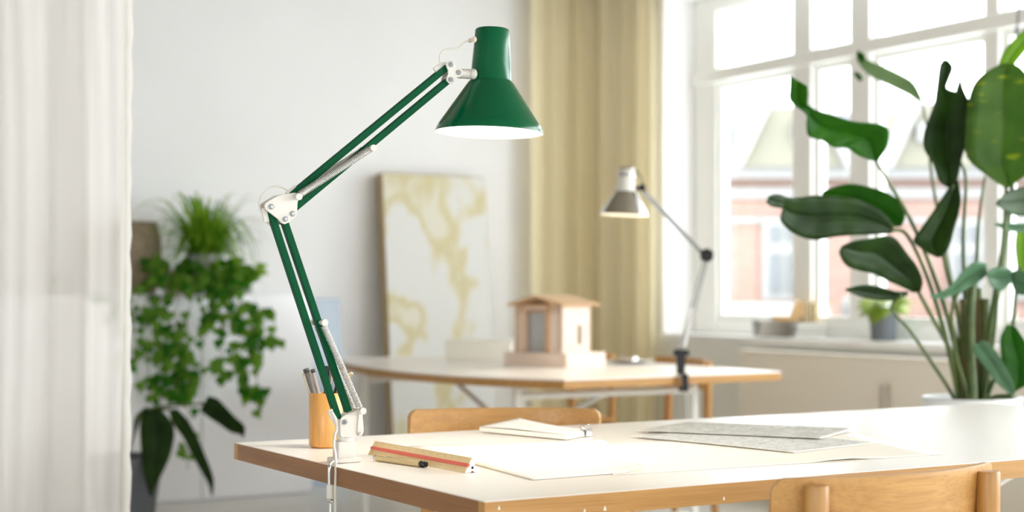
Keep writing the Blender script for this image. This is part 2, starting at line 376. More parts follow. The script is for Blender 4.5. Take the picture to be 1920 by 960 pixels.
# ------------------------------------------------------------------ house across the street
f = Fr(1600, 560, 22.0)
hs = thing('brick_house', 'pale pink brick house with light slate roof seen across the street through the window', 'building', f.loc, f.rz)
def hb(mb, x0, y0, x1, y1, d0=0, d1=.3, mi=0):
    a, c = f.P(x0, y1), f.P(x1, y0); return mb.box(a.x, c.x, d0, d1, a.z, c.z, mi)
b = MB(); hb(b, 1180, 335, 2300, 1700, 0, .4); b.build('wall', BRICK, hs)
b = MB(); hb(b, 1180, 317, 2300, 336, -.35, .4); hb(b, 1180, 353, 2300, 372, -.12, 0); hb(b, 1180, 408, 2300, 418, -.06, 0); b.build('cornice', TRIMW, hs)
b = MB(); p0, p1, p2, p3 = f.P(1180,318), f.P(2300,318), f.P(2260,203,3.2)-V((0,3.2,0)), f.P(1402,212,3.2)-V((0,3.2,0))
b.add([p0+V((0,-.2,0)), p1+V((0,-.2,0)), p2+V((0,3.2,0)), p3+V((0,3.2,0)), p0+V((0,6,0)), p1+V((0,6,0))], [(0,1,2,3),(3,2,5,4),(0,3,4),(1,5,2),(0,4,5,1)])
b.build('roof', ROOFM, hs)
def dormer(xl, xr, yt, wx0, wx1):
    d = MB(); A, B, Cc = f.P(xl,318), f.P(xr,318), f.P((xl+xr)/2, yt)
    hw = (B.x-A.x)/2
    d.add([A+V((0,-.5,0)), B+V((0,-.5,0)), V((B.x-hw*.5,-.5,Cc.z)), V((A.x+hw*.5,-.5,Cc.z)), A+V((0,3,0)), B+V((0,3,0)), V((B.x-hw*.5,3,Cc.z)), V((A.x+hw*.5,3,Cc.z))],
          [(0,1,2,3),(1,5,6,2),(5,4,7,6),(4,0,3,7),(3,2,6,7)])
    o = d.build('dormer', YWALL, hs)
    t = MB(); t.bar(A+V((0,-.6,0)), V((A.x+hw*.5,-.6,Cc.z)), .2, .17); t.build('gable_trim', TRIMW, o); t = MB(); t.bar(B+V((0,-.6,0)), V((B.x-hw*.5,-.6,Cc.z)), .2, .17)
    t.build('gable_trim', TRIMW, o)
    w = MB(); hb(w, wx0, 238, wx1, 272, -.62, -.5); w.build('vent_hood', TRIMW, o)
dormer(1366, 1580, 208, 1472, 1500)
dormer(1640, 1860, 200, 1700, 1760)
for (x0, x1, y0, y1) in ((1428,1508,408,562), (1776,1846,408,562), (1886,1960,408,562), (1990,2060,408,562)):
    w = MB(); hb(w, x0, y0, x1, y1, -.1, .05); wo = w.build('window', TRIMW, hs)
    mid = (x0+x1)/2
    for a_, c_ in ((x0+14, mid-6), (mid+6, x1-14)):
        for t_, b_ in ((y0+16, y0+46), (y0+68, y1-12)):
            p = MB(); hb(p, a_, t_, c_, b_, -.13, -.09); p.build('pane', PANEG, wo)
b = MB(); hb(b, 1340, 566, 1480, 640, -3, -1.2); hb(b, 1538, 552, 1578, 640, -3, -1.2); hb(b, 1340, 640, 2300, 1700, -3, -1.2); b.build('parapet', TRIMW, hs, .15, 3)

# ------------------------------------------------------------------ curtains
def drape(name, m, path, folds, amp, z0, z1, label, cat, parent=None, nz=14, wob=.3, seed=1, sub=1, jitter=0, crease=0):
    rnd = random.Random(seed); pts = catmull(path, 60); L = [0]
    for i in range(1, len(pts)): L.append(L[-1]+(pts[i]-pts[i-1]).length)
    tot = L[-1]; n = len(pts); ph = [rnd.uniform(0, 6.28) for _ in range(6)]
    mb = MB(); vs = []
    for j in range(nz+1):
        t = j/nz; z = z0+(z1-z0)*t
        for i, p in enumerate(pts):
            s = L[i]/tot; d = (pts[min(i+1, n-1)]-pts[max(i-1, 0)]).normalized(); nn = V((-d.y, d.x, 0))
            wave = sin(2*pi*folds*s + ph[0] + wob*sin(2.2*t+ph[1]+5*s)) + .45*sin(2*pi*folds*.53*s+ph[2]+wob*1.5*t) + .3*sin(2*pi*folds*1.9*s+ph[3]-wob*2*t) + .1*crease*sin(2*pi*folds*4.3*s+ph[5]+3*t+2*sin(7*t+ph[0]))
            am = amp*(.75+.35*sin(9*s+ph[4]))*(1.1-.25*t)
            off = d*(jitter*sin(3*t+4*s+ph[5]))
            q = p+nn*wave*am+off; vs.append(V((q.x, q.y, z)))
    fs = [(j*n+i, j*n+i+1, (j+1)*n+i+1, (j+1)*n+i) for j in range(nz) for i in range(n-1)]
    mb.add(vs, fs, 0, True); o = mb.build(name, m, parent)
    if label: tag(o, label, cat)
    return o, vs, n, nz
drape('beige_curtain', CURT, [(4.73,7.80,0),(4.98,7.80,0),(5.13,7.72,0),(5.2,7.52,0),(5.215,7.2,0)], 6, .045, .015, 2.865,
      'floor-length beige curtain gathered in the room corner left of the window', 'curtain', seed=5, wob=.15, nz=8)
sh, vs_, n_, nz_ = drape('sheer_curtain', SHEER, [(-1.9,3.86,0),(-1.0,3.93,0),(-.2,3.90,0),(.5,3.95,0),(1.19,3.92,0)], 15, .05, .01, 2.865,
      'sheer white floor-length curtain hanging at the left edge in front of the plants', 'curtain', seed=3, wob=.6, nz=60, crease=1.3)
# hem along the free edge, slightly crinkled
b = MB(); e = [vs_[j*n_+n_-1] for j in range(nz_+1)]; ee = []
for j, p in enumerate(e):
    ee.append(p+V((-.022, -.004, 0))); ee.append(p+V((.004+.003*sin(j*2.3), -.006, 0)))
for q in ee: pass
b.add(ee, [(2*j, 2*j+1, 2*j+3, 2*j+2) for j in range(nz_)], 0, True)
b.build('hem', HEM, sh, solid=.003)

# ------------------------------------------------------------------ things along the back wall
# white gloss cabinet
cb = thing('white_cabinet', 'low glossy white cabinet against the back wall under the trailing plants', 'cabinet', (2.0, 7.69, 0))
MB().box(-1.2, 1.22, -.185, .2, .0, 1.04).build('body', GLOSSW, cb, .004)
for k in range(4):
    x0 = -1.2+k*.605; dq = MB().box(x0+.003, x0+.602, -.205, -.186, .012, 1.03).build('door', GLOSSW, cb, .003)
# blue board
o = MB().box(3.285, 3.53, -.012, .012, 0, 1.02, M=Matrix.Translation((0, 7.74, 0)) @ Matrix.Rotation(radians(-6), 4, 'X')).build('blue_board', BLUEP, None, .002)
tag(o, 'pale blue board leaning on the back wall at the right end of the white cabinet', 'board')
# stained canvas
cx0 = 4.0
_M = Matrix.Translation((0, 7.62, 0)) @ Matrix.Rotation(radians(-5.5), 4, 'X')
cv = thing('stained_canvas', 'tall off-white canvas with ochre stains leaning on the back wall beside the beige curtain', 'canvas', (0, 0, 0))
xl, xr = 3.765, 4.42
MB().box(xl+.0, xr, -.002, .001, .01, 1.72, M=_M).build('painted_face', STAIN, cv)
MB().box(xl, xr, .002, .085, 0, 1.725, M=_M).build('board', CANVB, cv, .003)

# potted plants --------------------------------------------------------------
def rows_leaf(mb, P, rows, dz0=0, dz1=0, fold=.18, mi=0, bend=0, sub=4):
    """leaf blade given as matching points on its two edges from base to tip; a midrib groove gives it depth"""
    k = len(rows); L = catmull([V((r[0], r[1], 0)) for r in rows], sub); R = catmull([V((r[2], r[3], 0)) for r in rows], sub); n = len(L)
    vs = []
    for i in range(n):
        t = i/(n-1); dz = dz0+(dz1-dz0)*t + bend*sin(pi*t)
        w = (L[i]-R[i]).length/F*5
        for u in (0, .17, .34, .47, .5, .53, .66, .83, 1):
            q = L[i].lerp(R[i], u); h = abs(u-.5)*2
            gro = fold*w*(.5-h**1.3)*1.0 + (.004 if abs(u-.5) < .02 else 0) + .03*w*sin(i*1.3)*h*h
            vs.append(P(q.x, q.y, dz+gro))
    m = 9; fs = [(i*m+j, i*m+j+1, (i+1)*m+j+1, (i+1)*m+j) for i in range(n-1) for j in range(m-1)]
    mb.add(vs, fs, mi, True)
def pot(mb, r0, r1, h, c=V((0,0,0)), th=.008, mi=0):
    mb.lathe([(0.001,0),(r0*.94,0),(r0,.006),(r1,h-.006),(r1,h),(r1-th,h),(r1-th,h-.03),(0.001,h-.03)], 28, Matrix.Translation(c), mi)
# spider plant on the cabinet
f = Fr(384, 552, 7.78)
sp = thing('spider_plant', 'spider plant with arching thin leaves in a grey pot on the white cabinet', 'potted plant', V((f.loc.x, f.loc.y, 1.041)), f.rz)
b = MB(); pot(b, .075, .095, .2); b.build('pot', CONC, sp, 0)
b = MB(); b.lathe([(.001,.168),(.085,.172),(.001,.18)], 20); b.build('soil', SOIL, sp)
b = MB(); rnd = random.Random(4)
for k in range(250):
    a = rnd.uniform(0, 2*pi); L_ = rnd.uniform(.24, .44); up = rnd.uniform(.10, .36); out = rnd.uniform(.12, .40)**1.0
    c0 = V((cos(a)*.03, sin(a)*.03, .17)); dr = V((cos(a), sin(a), 0)); n = 9; prev = None
    drop = rnd.uniform(.0, .34)*min(1.1, out/.28)
    cen = [c0+dr*(out*t*(1-.15*t))+V((0,0,up*sin(pi*min(1,t*.62+.0))*(1) - drop*t*t)) for t in [i/(n-1) for i in range(n)]]
    side = V((-sin(a), cos(a), 0)); w = rnd.uniform(.005, .008)
    vv = []
    for i, p in enumerate(cen):
        ww = w*(1-(i/(n-1))**2.2)+.0006; vv += [p-side*ww, p+side*ww+V((0,0,.002))]
    b.add(vv, [(2*i, 2*i+1, 2*i+3, 2*i+2) for i in range(n-1)], 0 if rnd.random() < .72 else 1, True)
b.build('foliage', [LF_L, LF_M], sp)
q_ = C(252, 552, 7.86)
bk = thing('woven_basket', 'taupe woven basket on the white cabinet behind the edge of the sheer curtain', 'basket', (q_.x, q_.y-.03, 1.041))
b = MB(); b.lathe([(.001,0),(.09,0),(.115,.05),(.128,.16),(.125,.27),(.105,.36),(.098,.36),(.118,.27),(.12,.16),(.105,.05),(.001,.01)], 36); b.build('body', noise_mat('basket_weave', lin(140,126,104), lin(168,152,128), scale=(1,1,3), ns=30, rough=.9, bump=.5), bk)
b = MB(); b.tube([V((.101*cos(t*pi/16), .101*sin(t*pi/16), .36)) for t in range(33)], .006, 8, cap=False); b.build('rim', MATS['basket_weave'] if 'basket_weave' in MATS else WALL, bk)
# small grey pot with a few leaves
f2 = Fr(458, 552, 7.80)
sg = thing('small_leafy_plant', 'small leafy plant in a light grey pot at the right of the spider plant', 'potted plant', V((f2.loc.x, f2.loc.y, 1.041)), f2.rz)
b = MB(); pot(b, .036, .045, .115); b.build('pot', CONC, sg)
def ivy_leaf(mb, c, d, nrm, s, mi=0):
    d = V(d).normalized(); n = V(nrm); n = (n-d*n.dot(d)).normalized(); u = d.cross(n)
    prof = [(0,0),(.35,-.12),(.52,.18),(.42,.42),(.22,.62),(0,1.05)]
    vs = [c+d*0*s, c+d*s*.45+n*s*.06, c+d*s*1.05-n*.1*s]; R = []; Lq = []
    for x, y in prof[1:-1]: R.append(c+u*x*s+d*y*s-n*x*.25*s); Lq.append(c-u*x*s+d*y*s-n*x*.25*s)
    allv = [vs[0]]+R+[vs[2]]+Lq[::-1]+[vs[1]]; k = len(allv)-1
    mb.add(allv, [(i, (i+1)%k, k) for i in range(k)], mi, True)
b = MB(); rnd = random.Random(8)
for k in range(16):
    a = rnd.uniform(0, 6.28); st = V((cos(a)*.02, sin(a)*.02, .1)); d = V((cos(a), sin(a), rnd.uniform(.0, .9)))
    e_ = st+d.normalized()*rnd.uniform(.03, .09); b.tube([st, (st+e_)/2+V((0,0,.01)), e_], .0015, 5, 1)
    ivy_leaf(b, e_, d+V((0,0,-.6)), V((rnd.uniform(-.4,.4), -1, .6)), rnd.uniform(.035, .06))
b.build('foliage', [LF_L, STEMG], sg)
# ivy trailing down over the cabinet
f = Fr(325, 552, 7.62)
iv = thing('trailing_ivy', 'green ivy trailing in long strands down the front of the white cabinet', 'potted plant', V((f.loc.x, f.loc.y+.0, 1.041)), f.rz)
dzp = 0.0
def PI_(px, py, dz=0): return f.P(px, py, dz)+V((0, 0, f.z-1.041))
b = MB(); pot(b, .07, .09, .12, c=V((.0, .15, 0))); b.build('pot', TERRA, iv)
vines = [
 [(300,520),(285,560),(278,640),(280,745)], [(330,505),(305,560),(292,640),(300,740)], [(345,510),(330,590),(338,680),(322,760)],
 [(370,510),(360,560),(342,640),(352,700),(345,745)], [(390,520),(392,575),(380,640)], [(405,515),(400,570),(425,620)],
 [(430,515),(425,590),(412,680),(380,700)], [(440,520),(452,590),(446,690),(405,702)], [(430,540),(470,600),(478,680),(487,772)],
 [(440,560),(480,630),(522,642)], [(470,575),(490,590),(488,650),(462,690),(472,738)], [(345,720),(355,800),(352,880)],
 [(300,640),(310,700),(300,760)], [(260,540),(250,640),(262,740)], [(230,560),(190,590),(160,585)], [(240,560),(110,560),(60,575)], [(240,600),(120,620),(90,510)],
 [(320,600),(315,680),(345,720)],[(350,600),(352,690),(330,740)]]
bs = MB(); bl = MB(); rnd = random.Random(21)
for vi, vn in enumerate(vines):
    pts = catmull([PI_(x, y, rnd.uniform(-.10, -.01)) for x, y in vn], 8)
    bs.tube(pts, .0022, 5)
    for i in range(len(pts)-1):
        sparse = .35 if vi == 11 else 1.0
        for q in range(2):
            if rnd.random() > .46*sparse: continue
            p = pts[i].lerp(pts[i+1], rnd.random()); off = V((rnd.uniform(-.05,.05), rnd.uniform(-.05,.02), rnd.uniform(-.02,.03)))
            ivy_leaf(bl, p+off, V((rnd.uniform(-.7,.7), rnd.uniform(-.5,.1), -1)), V((rnd.uniform(-.5,.5), -1, .5)), rnd.uniform(.032,.066), 0 if rnd.random() < .7 else 1)
            bs.tube([p, p+off*.6, p+off], .0012, 4)
for k in range(95):   # the leafy mass on top
    px = rnd.uniform(275, 480) if k < 110 else rnd.uniform(275,350); py = rnd.gauss(515, 14) if px < 440 else rnd.gauss(512, 8)
    p = PI_(px, min(py, 545), rnd.uniform(-.05, .12))
    ivy_leaf(bl, p, V((rnd.uniform(-1,1), rnd.uniform(-.6,.1), rnd.uniform(-.9,.3))), V((rnd.uniform(-.5,.5), -1, .7)), rnd.uniform(.04,.08), 0 if rnd.random() < .5 else 1)
bs.build('stems', STEMB, iv); bl.build('foliage', [LF_I, LF_M], iv)
# broad leaf plant standing on the floor behind the sheer curtain
f = Fr(235, 960, 7.1)
bp = thing('broad_leaf_plant', 'floor plant with large dark drooping leaves below the ivy, half behind the sheer curtain', 'potted plant', V((f.loc.x, f.loc.y, 0)), f.rz)
def PB(px, py, dz=0): return f.P(px, py, dz)+V((0, 0, f.z))
b = MB(); pot(b, .13, .17, .30); b.build('pot', GREYPOT, bp)
b = MB(); b.lathe([(.001,.268),(.155,.272),(.001,.28)], 20); b.build('soil', SOIL, bp)
for rows in ([(268,768,300,765),(262,800,326,800),(264,840,322,845),(268,880,308,880),(276,915,292,912),(282,932,285,930)],
             [(317,772,330,765),(323,793,350,785),(343,820,368,815),(357,847,383,850),(373,877,397,885),(390,907,401,905),(396,930,399,928)],
             [(375,770,390,742),(390,782,408,748),(410,795,425,765),(432,810,442,783),(450,815,458,798),(456,822,459,812)]):
    b = MB(); rows_leaf(b, PB, rows, -.1, -.2, .12); b.build('leaf', LF_D, bp, solid=.0015)
b = MB()
for e_ in ((284,767),(322,768),(382,756)):
    b.tube(catmull([V((0,0,.27)), PB(250,820,0), PB(268,770,-.05), PB(*e_,-.1)], 6), .006, 8)
b.build('stems', STEMG, bp)

# ------------------------------------------------------------------ under the window
f = Fr(1500, 700, 7.6)
rc = thing('radiator', 'flat cream panel radiator on the wall below the window sill', 'radiator', (5.2, 0, 0))
MB().box(-.055, .03, 1.5, 6.37, .11, .735).build('panel', PANEL, rc, .008)
MB().box(-.06, .035, 1.49, 6.38, .735, .75).build('top_grille', PANEL, rc, .003)
def on_plane(px, X):    # y where the sight line meets a plane x = X
    t = (px-960)/F; return X*(ca-sa*t)/(sa+ca*t)
yv = on_plane(1660, 5.13)
b = MB(); b.tube([(-.075, yv, .50), (-.075, yv, .62)], .022, 14); b.tube([(-.075, yv, .2), (-.075, yv, .5)], .009, 10); b.box(-.075, -.05, yv-.008, yv+.008, .53, .55)
b.build('valve', mat('valve_grey', lin(186,178,164), .5), rc)
for yy in (2.2, 4.2, 5.8):
    pass
for yy in (1.6, 3.9, 6.2): MB().box(-.03, .03, yy, yy+.06, 0, .12).build('foot', PANEL, rc)
# stacks of books on the sill
def sill_frame(px, depth=5.43):
    t = (px-960)/F; Z = depth/(sa+ca*t); return Z
BK = [mat('book_grey_dark', lin(140,138,134), .6), mat('book_grey_mid', lin(166,164,158), .6), mat('book_grey_light', lin(205,206,205), .6), mat('book_taupe', lin(152,148,140), .6)]
PAGES = mat('book_pages', lin(226,224,216), .85)
def book(x, y, z, w, d, h, m, label, rz, group):
    t = thing('book', label, 'book', (x, y, z), rz, group)
    MB().box(-w/2, w/2, -d/2, d/2, 0, .0025).box(-w/2, w/2, -d/2, d/2, h-.0025, h).box(-w/2, -w/2+.003, -d/2, d/2, 0, h).build('cover', m, t, .0008)
    MB().box(-w/2+.003, w/2-.004, -d/2+.004, d/2-.004, .0025, h-.0025).build('pages', PAGES, t)
Zs = sill_frame(1452); p = C(1452, 600, Zs); zz = SZ+.001
for i, (m_, h_) in enumerate(((BK[1], .026), (BK[3], .030), (BK[0], .026))):
    book(p.x, p.y, zz, .20, .185, h_, m_, ['grey book at the bottom of the darker stack on the window sill', 'taupe book in the middle of the darker stack on the window sill', 'dark grey book on top of the darker stack on the window sill'][i], -YAW+.04*i-.02, 'books in the darker sill stack'); zz += h_+.0005
p = C(1517, 600, sill_frame(1517)); z2 = SZ+.001
for i, (m_, h_) in enumerate(((BK[2], .026), (BK[1], .020), (BK[2], .026))):
    book(p.x, p.y, z2, .165, .175, h_, m_, ['pale book at the bottom of the lighter stack on the window sill', 'grey book in the middle of the lighter stack on the window sill', 'pale book on top of the lighter stack under the wooden model'][i], -YAW-.05+.05*i, 'books in the lighter sill stack'); z2 += h_+.0005
# wooden model on the books
Zm = sill_frame(1490); p = C(1488, 590, Zm)
wm = thing('wooden_model', 'small golden wooden building model lying on the books on the window sill', 'model', (p.x, p.y, zz), -YAW)
s_ = Zm/F
WD = wood('golden_wood', lin(206,166,110), lin(220,184,130), 'x', .6)
MB().box(-38*s_, 8*s_, -.05, .05, 0, 9*s_).build('base_plate', WD, wm, .002)
MB().prism([(-5*s_,9*s_),(15*s_,9*s_),(15*s_,26*s_),(7*s_,42*s_),(-3*s_,24*s_)], (0,0,0), (1,0,0), (0,0,1), .08).build('gable_block', WD, wm, .002)
for k in range(4):
    MB().box((17+k*7)*s_, (20.5+k*7)*s_, -.035, .035, z2-zz+.0, 33*s_).build('slat', mat('pale_slat', lin(226,206,166), .7) if k == 0 else MATS['pale_slat'], wm, .001)
MB().box(15*s_, 43*s_, -.04, .04, 33*s_, 36*s_).build('slat_cap', MATS['pale_slat'], wm)
# grey pot plant on the sill
Zp = sill_frame(1657, 5.42); p = C(1657, 628, Zp)
gp = thing('sill_plant', 'small yellow-green plant in a dark grey pot on the window sill', 'potted plant', (p.x, p.y, SZ+.001), -YAW)
b = MB(); pot(b, .062, .07, .15); b.build('pot', GREYPOT, gp)
b = MB(); rnd = random.Random(3)
for k in range(26):
    a = rnd.uniform(0, 6.28); d = V((cos(a), sin(a), rnd.uniform(.2,1))); st = V((0,0,.13)); e_ = st+d*rnd.uniform(.04,.09)
    b.tube([st, e_], .002, 5, 1); ivy_leaf(b, e_, d+V((0,0,-1.1)), V((d.x*.3,-.6,1)), rnd.uniform(.05,.10), 0)
b.build('foliage', [LF_Y, STEMG], gp)
# pull cord by the window
p = C(1912, 0, 6.6); q = C(1907, 52, 6.6)
pc = MB(); pc.tube([(p.x, p.y, 2.877), p, q], .0045, 8); pc.tube([q, q-V((0,0,.035))], [.009,.006], 10)
tag(pc.build('pull_cord', mat('dark_cord', lin(82,72,88), .6)), 'thin dark pull cord hanging in the top right corner before the window', 'cord')

# ------------------------------------------------------------------ furniture builders
def steel_frame(parent, L_, D_, top, x_in, y_in):
    """welded tube table frame: two end frames joined by crossed braces; table length runs along local x"""
    r = .0125; zt, zb = top-.034, .0
    for x in (x_in, L_-x_in):
        e = MB()
        for y in (y_in, D_-y_in): MB().tube([(x, y, 0.0), (x, y, zt)], r, 12).build('leg', STEELW, parent)
        e.tube([(x, y_in, zt-.055), (x, D_-y_in, zt-.055)], r, 12); MB().tube([(x, y_in, .12), (x, D_-y_in, .12)], r, 12).build('lower_rail', STEELW, parent)
        e.build('end_rail', STEELW, parent)
    m = D_/2
    MB().tube([(x_in, m-.02, zt-.055), (L_-x_in, m-.02, .12)], r*.85, 12).build('cross_brace', STEELW, parent)
    MB().tube([(x_in, m+.02, .12), (L_-x_in, m+.02, zt-.055)], r*.85, 12).build('cross_brace', STEELW, parent)
# front table
TX0, TY0, TL, TD, TZ = 1.167, 2.055, 2.30, 1.08, .73
ft = thing('work_table', 'large white-topped table with oak edge and white steel frame in the foreground', 'table', (TX0, TY0, 0))
b = MB(); b.box(.0015, TL-.0015, .0015, TD-.0015, TZ-.004, TZ); b.build('tabletop', LAMIN, ft, .0012)
EB = MB(); E = .02; zt0, zt1 = TZ-.035, TZ-.0012
EB.box(0, TL, 0, E, zt0, zt1, 0).box(0, TL, TD-E, TD, zt0, zt1, 0).box(0, E, E, TD-E, zt0, zt1, 1).box(TL-E, TL, E, TD-E, zt0, zt1, 1)
EB.box(E, TL-E, E, TD-E, zt0, zt1-.003, 0)
for px, py, w, h in ((935.6,952,.002,.006),(1096,957,.002,.005),(1134,953,.0026,.007),(1357,934,.0024,.006)):   # worn white flecks on the edge
    q = C(px, py, 1); d = q-V((0,0,EYE)); k_ = TY0/d.y; x_ = d.x*k_-TX0; z_ = EYE+d.z*k_
    EB.add([(x_-w, -.0004, z_-h/2), (x_+w, -.0004, z_-h/2), (x_+w*.3, -.0004, z_+h/2), (x_-w*.2, -.0004, z_+h*.4)], [(0,1,2,3)], 2)
EB.build('oak_edge', [OAK_X, OAK_Y_SHADE, PAPER], ft)
steel_frame(ft, TL, TD, TZ, .42, .17)
# back table: long side runs away from the camera and bows outward
bt = thing('drawing_table', 'white-topped table with oak edge behind the foreground table carrying the model house', 'table', (0, 0, 0))
corner = T(1062, 712); right = T(1451, 695)
yn, xr_ = 4.80, 4.13
outl = [(3.06,4.79),(xr_,4.84),(xr_,6.93),(3.14,6.93),(2.94,6.45),(2.845,5.95),(2.82,5.53),(2.88,5.15),(2.97,4.93)]
def slab(mb, pts, z0, z1, mi=0, mis=None):
    k = len(pts); vs = [(x,y,z0) for x,y in pts]+[(x,y,z1) for x,y in pts]
    mb.add(vs, [tuple(range(k))[::-1], tuple(range(k,2*k))], mi)
    mb.add(vs, [(i,(i+1)%k,k+(i+1)%k,k+i) for i in range(k)], mi if mis is None else mis)
side = [V((x,y,0)) for x,y in [(xr_,4.84),(xr_,6.93)]]
left = [(p.x, p.y) for p in catmull([V((3.14,6.93,0)),V((2.94,6.45,0)),V((2.845,5.95,0)),V((2.82,5.53,0)),V((2.89,5.12,0)),V((3.055,4.79,0))], 4)]
outl = [(xr_,4.84),(xr_,6.93)]+left
b = MB(); slab(b, outl, TZ-.006, TZ); b.build('tabletop', LAMIN, bt, .001)
b = MB(); slab(b, outl, TZ-.036, TZ-.0062); b.build('oak_edge', OAK_X, bt)
r = .0125; zt = TZ-.037
for y in (5.2, 6.6):
    for x in (3.10, 3.96): MB().tube([(x,y,0),(x,y,zt)], r*1.5, 12).build('leg', STEELW, bt)
    MB().tube([(3.10,y,zt-.05),(3.96,y,zt-.05)], r*1.2, 12).build('end_rail', STEELW, bt); MB().tube([(3.10,y,.12),(3.96,y,.12)], r, 12).build('lower_rail', STEELW, bt)
MB().tube([(3.51,5.2,zt-.05),(3.51,6.6,.12)], r, 12).build('cross_brace', STEELW, bt)
MB().tube([(3.55,5.2,.12),(3.55,6.6,zt-.05)], r, 12).build('cross_brace', STEELW, bt)

# chair with bent board back
def curved_board(w, z0, z1, depth, th, rc_, n=40):
    mb = MB(); front = []; nz = 10; vs = []
    def ins(x):          # rounded corners: how far the edge drops at x
        a = w/2-abs(x)
        return 0 if a >= rc_ else rc_-math.sqrt(max(0, rc_**2-(rc_-a)**2))
    for side in (0, 1):
        for i in range(n+1):
            u = -1+2*i/n; u = sin(u*pi/2); x = u*w/2; y = depth*(abs(u)**2.1)+(th if side else 0)
            # thickness follows the curve normal
            dy = depth*2.1*(abs(u)**1.1)*math.copysign(1, u)/(w/2); nv = V((-dy, 1, 0)).normalized()
            base = V((x, depth*(abs(u)**2.1), 0))+(nv*th if side else V((0,0,0)))
            d = ins(x)
            for j in range(nz+1):
                t = j/nz; z = (z0+d)+(z1-z0-2*d)*t
                tilt = -.10*(z-z0)
                vs.append(base+V((0, tilt, z)))
    m = nz+1; N = (n+1)*m; fs = []
    for i in range(n):
        for j in range(nz):
            a = i*m+j; fs.append((a, a+m, a+m+1, a+1)); fs.append((N+a, N+a+1, N+a+m+1, N+a+m))
        fs.append((i*m, N+i*m, N+(i+1)*m, (i+1)*m)); a = i*m+nz; fs.append((a, a+m, N+a+m, N+a))
    for j in range(nz): fs.append((j, j+1, N+j+1, N+j)); a = n*m+j; fs.append((a, N+a, N+a+1, a+1))
    mb.add(vs, fs, 0, True); return mb
def make_chair(label, loc, rz, group=None, top=.768):
    t = thing('oak_chair', label, 'chair', loc, rz, group)
    w = .475
    curved_board(w, top-.135, top, 0.062, .013, .021).build('backrest', OAK_B, t, .003, 2, angle=50)
    for s in (-1, 1):
        x = s*.187
        MB().tube([(x*1.04,-.03,0),(x,.012,.44),(x*.985,.0105,top-.06),(x*.985,.010,top-.013),(x*.985,.010,top-.0095)], [.0155,.0185,.0188,.0188,.0172], 20).build('leg', OAK_Z, t)
        MB().tube([(x*1.05,.40,0),(x*1.02,.385,.2),(x,.375,.425)], [.0145,.0175,.0185], 18).build('leg', OAK_Z, t)
        MB().box(x-.012, x+.012, -.01, .38, .375, .425).build('side_rail', OAK_Y_SHADE, t, .003)
        cyl_y(MB(), (x*.985, .0455, top-.075), .006, .006, 12).build('plug', MATS.get('dark_plug') or mat('dark_plug', lin(150,96,50), .5), t)
    for y_ in (.365, .0): MB().box(-.18, .18, y_, y_+.022, .375, .425).build('cross_rail', OAK_X, t, .003)
    b = MB(); n = 14; pts = []
    for i in range(40):
        a = 2*pi*i/40; c_, s2 = cos(a), sin(a); pts.append((math.copysign(abs(c_)**.45, c_)*.225, .185+math.copysign(abs(s2)**.45, s2)*.215))
    slab(b, pts, .427, .442); b.build('seat', OAK_B, t, .005)
    return t
ch0 = make_chair('oak chair seen from behind at the lower right, tucked under the foreground table', (1.768, 1.765, 0), 0)
def put_chair(label, loc, rz):
    c = copy_tree(ch0); c.location = loc; c.rotation_euler = (0,0,rz); c['label'] = label; return c
pa = C(944, 800, 3.83)
put_chair('oak chair facing the camera across the far side of the foreground table', (pa.x, pa.y, -.004), pi-YAW+radians(4))
put_chair('oak chair at the window side of the back table, nearer the silver lamp', (4.335, 5.72, -.02), radians(82))
put_chair('oak chair at the window side of the back table, farther away behind the model house', (4.40, 6.62, -.02), radians(90))

# ------------------------------------------------------------------ green lamp
f = Fr(648, 866, 2.915)
LA = YAW          # the lamp's arm swings a little away from the camera to the right
gl = thing('green_desk_lamp', 'green spring-arm desk lamp with white joints clamped to the left edge of the foreground table', 'lamp', V((f.loc.x, f.loc.y, TZ)), f.rz+LA)
def G(px, py, d=0, ref=-.008):       # point of the arm's plane on a sight line, then moved to depth d within the lamp
    k_ = (px-960)/F; Z = (f.Z-f.X*math.tan(LA)+ref/cos(LA))/(1-k_*math.tan(LA))
    x_, y_ = k_*Z-f.X, Z-f.Z
    return V((x_*cos(LA)+y_*sin(LA), d, EYE-(py-HZ)*Z/F-TZ))
def GX(px, py, d=0): return G(px, py, d, d)
s1 = f.Z/F
def screw(parent, px, py, d, r=4.9, name='screw'):
    c = G(px, py, d); mb = MB(); mb.tube([c, c+V((0,-.0022,0)), c+V((0,-.003,0))], [r*s1, r*s1, r*s1*.8], 18)
    cyl_y(mb, c+V((0,-.0031,0)), r*s1*.62, .0004, 14, 1)
    for a in (.5, .5+pi/2): 
        u = V((cos(a),0,sin(a)))*r*s1*.5; mb.bar(c+V((0,-.0034,0))-u, c+V((0,-.0034,0))+u, .0009, .0008, V((0,1,0)), 2)
    return mb.build(name, [ZINC, DGRAY, CHROME], parent)
def arm(a, b_, d, name='arm_bar', w=12.5):
    A, B = G(*a, d), G(*b_, d); mb = MB(); mb.bar(A, B, .0125, w*s1, V((0,1,0)).cross((B-A).normalized())); return mb.build(name, GREENB, gl, .0012)
def spring(a, b_, d, r=5.6, name='spring'):
    A, B = G(*a, d), G(*b_, d); ax = (B-A); L_ = ax.length; ax.normalize(); u = V((0,1,0)); v = ax.cross(u).normalized()
    turns = int(L_/.0031); n = turns*9; mb = MB()
    pts = [A+ax*(L_*i/n)+(u*cos(2*pi*i/9)+v*sin(2*pi*i/9))*r*s1 for i in range(n+1)]
    mb.tube(pts, .0010, 6); return mb.build(name, SPRING, gl)
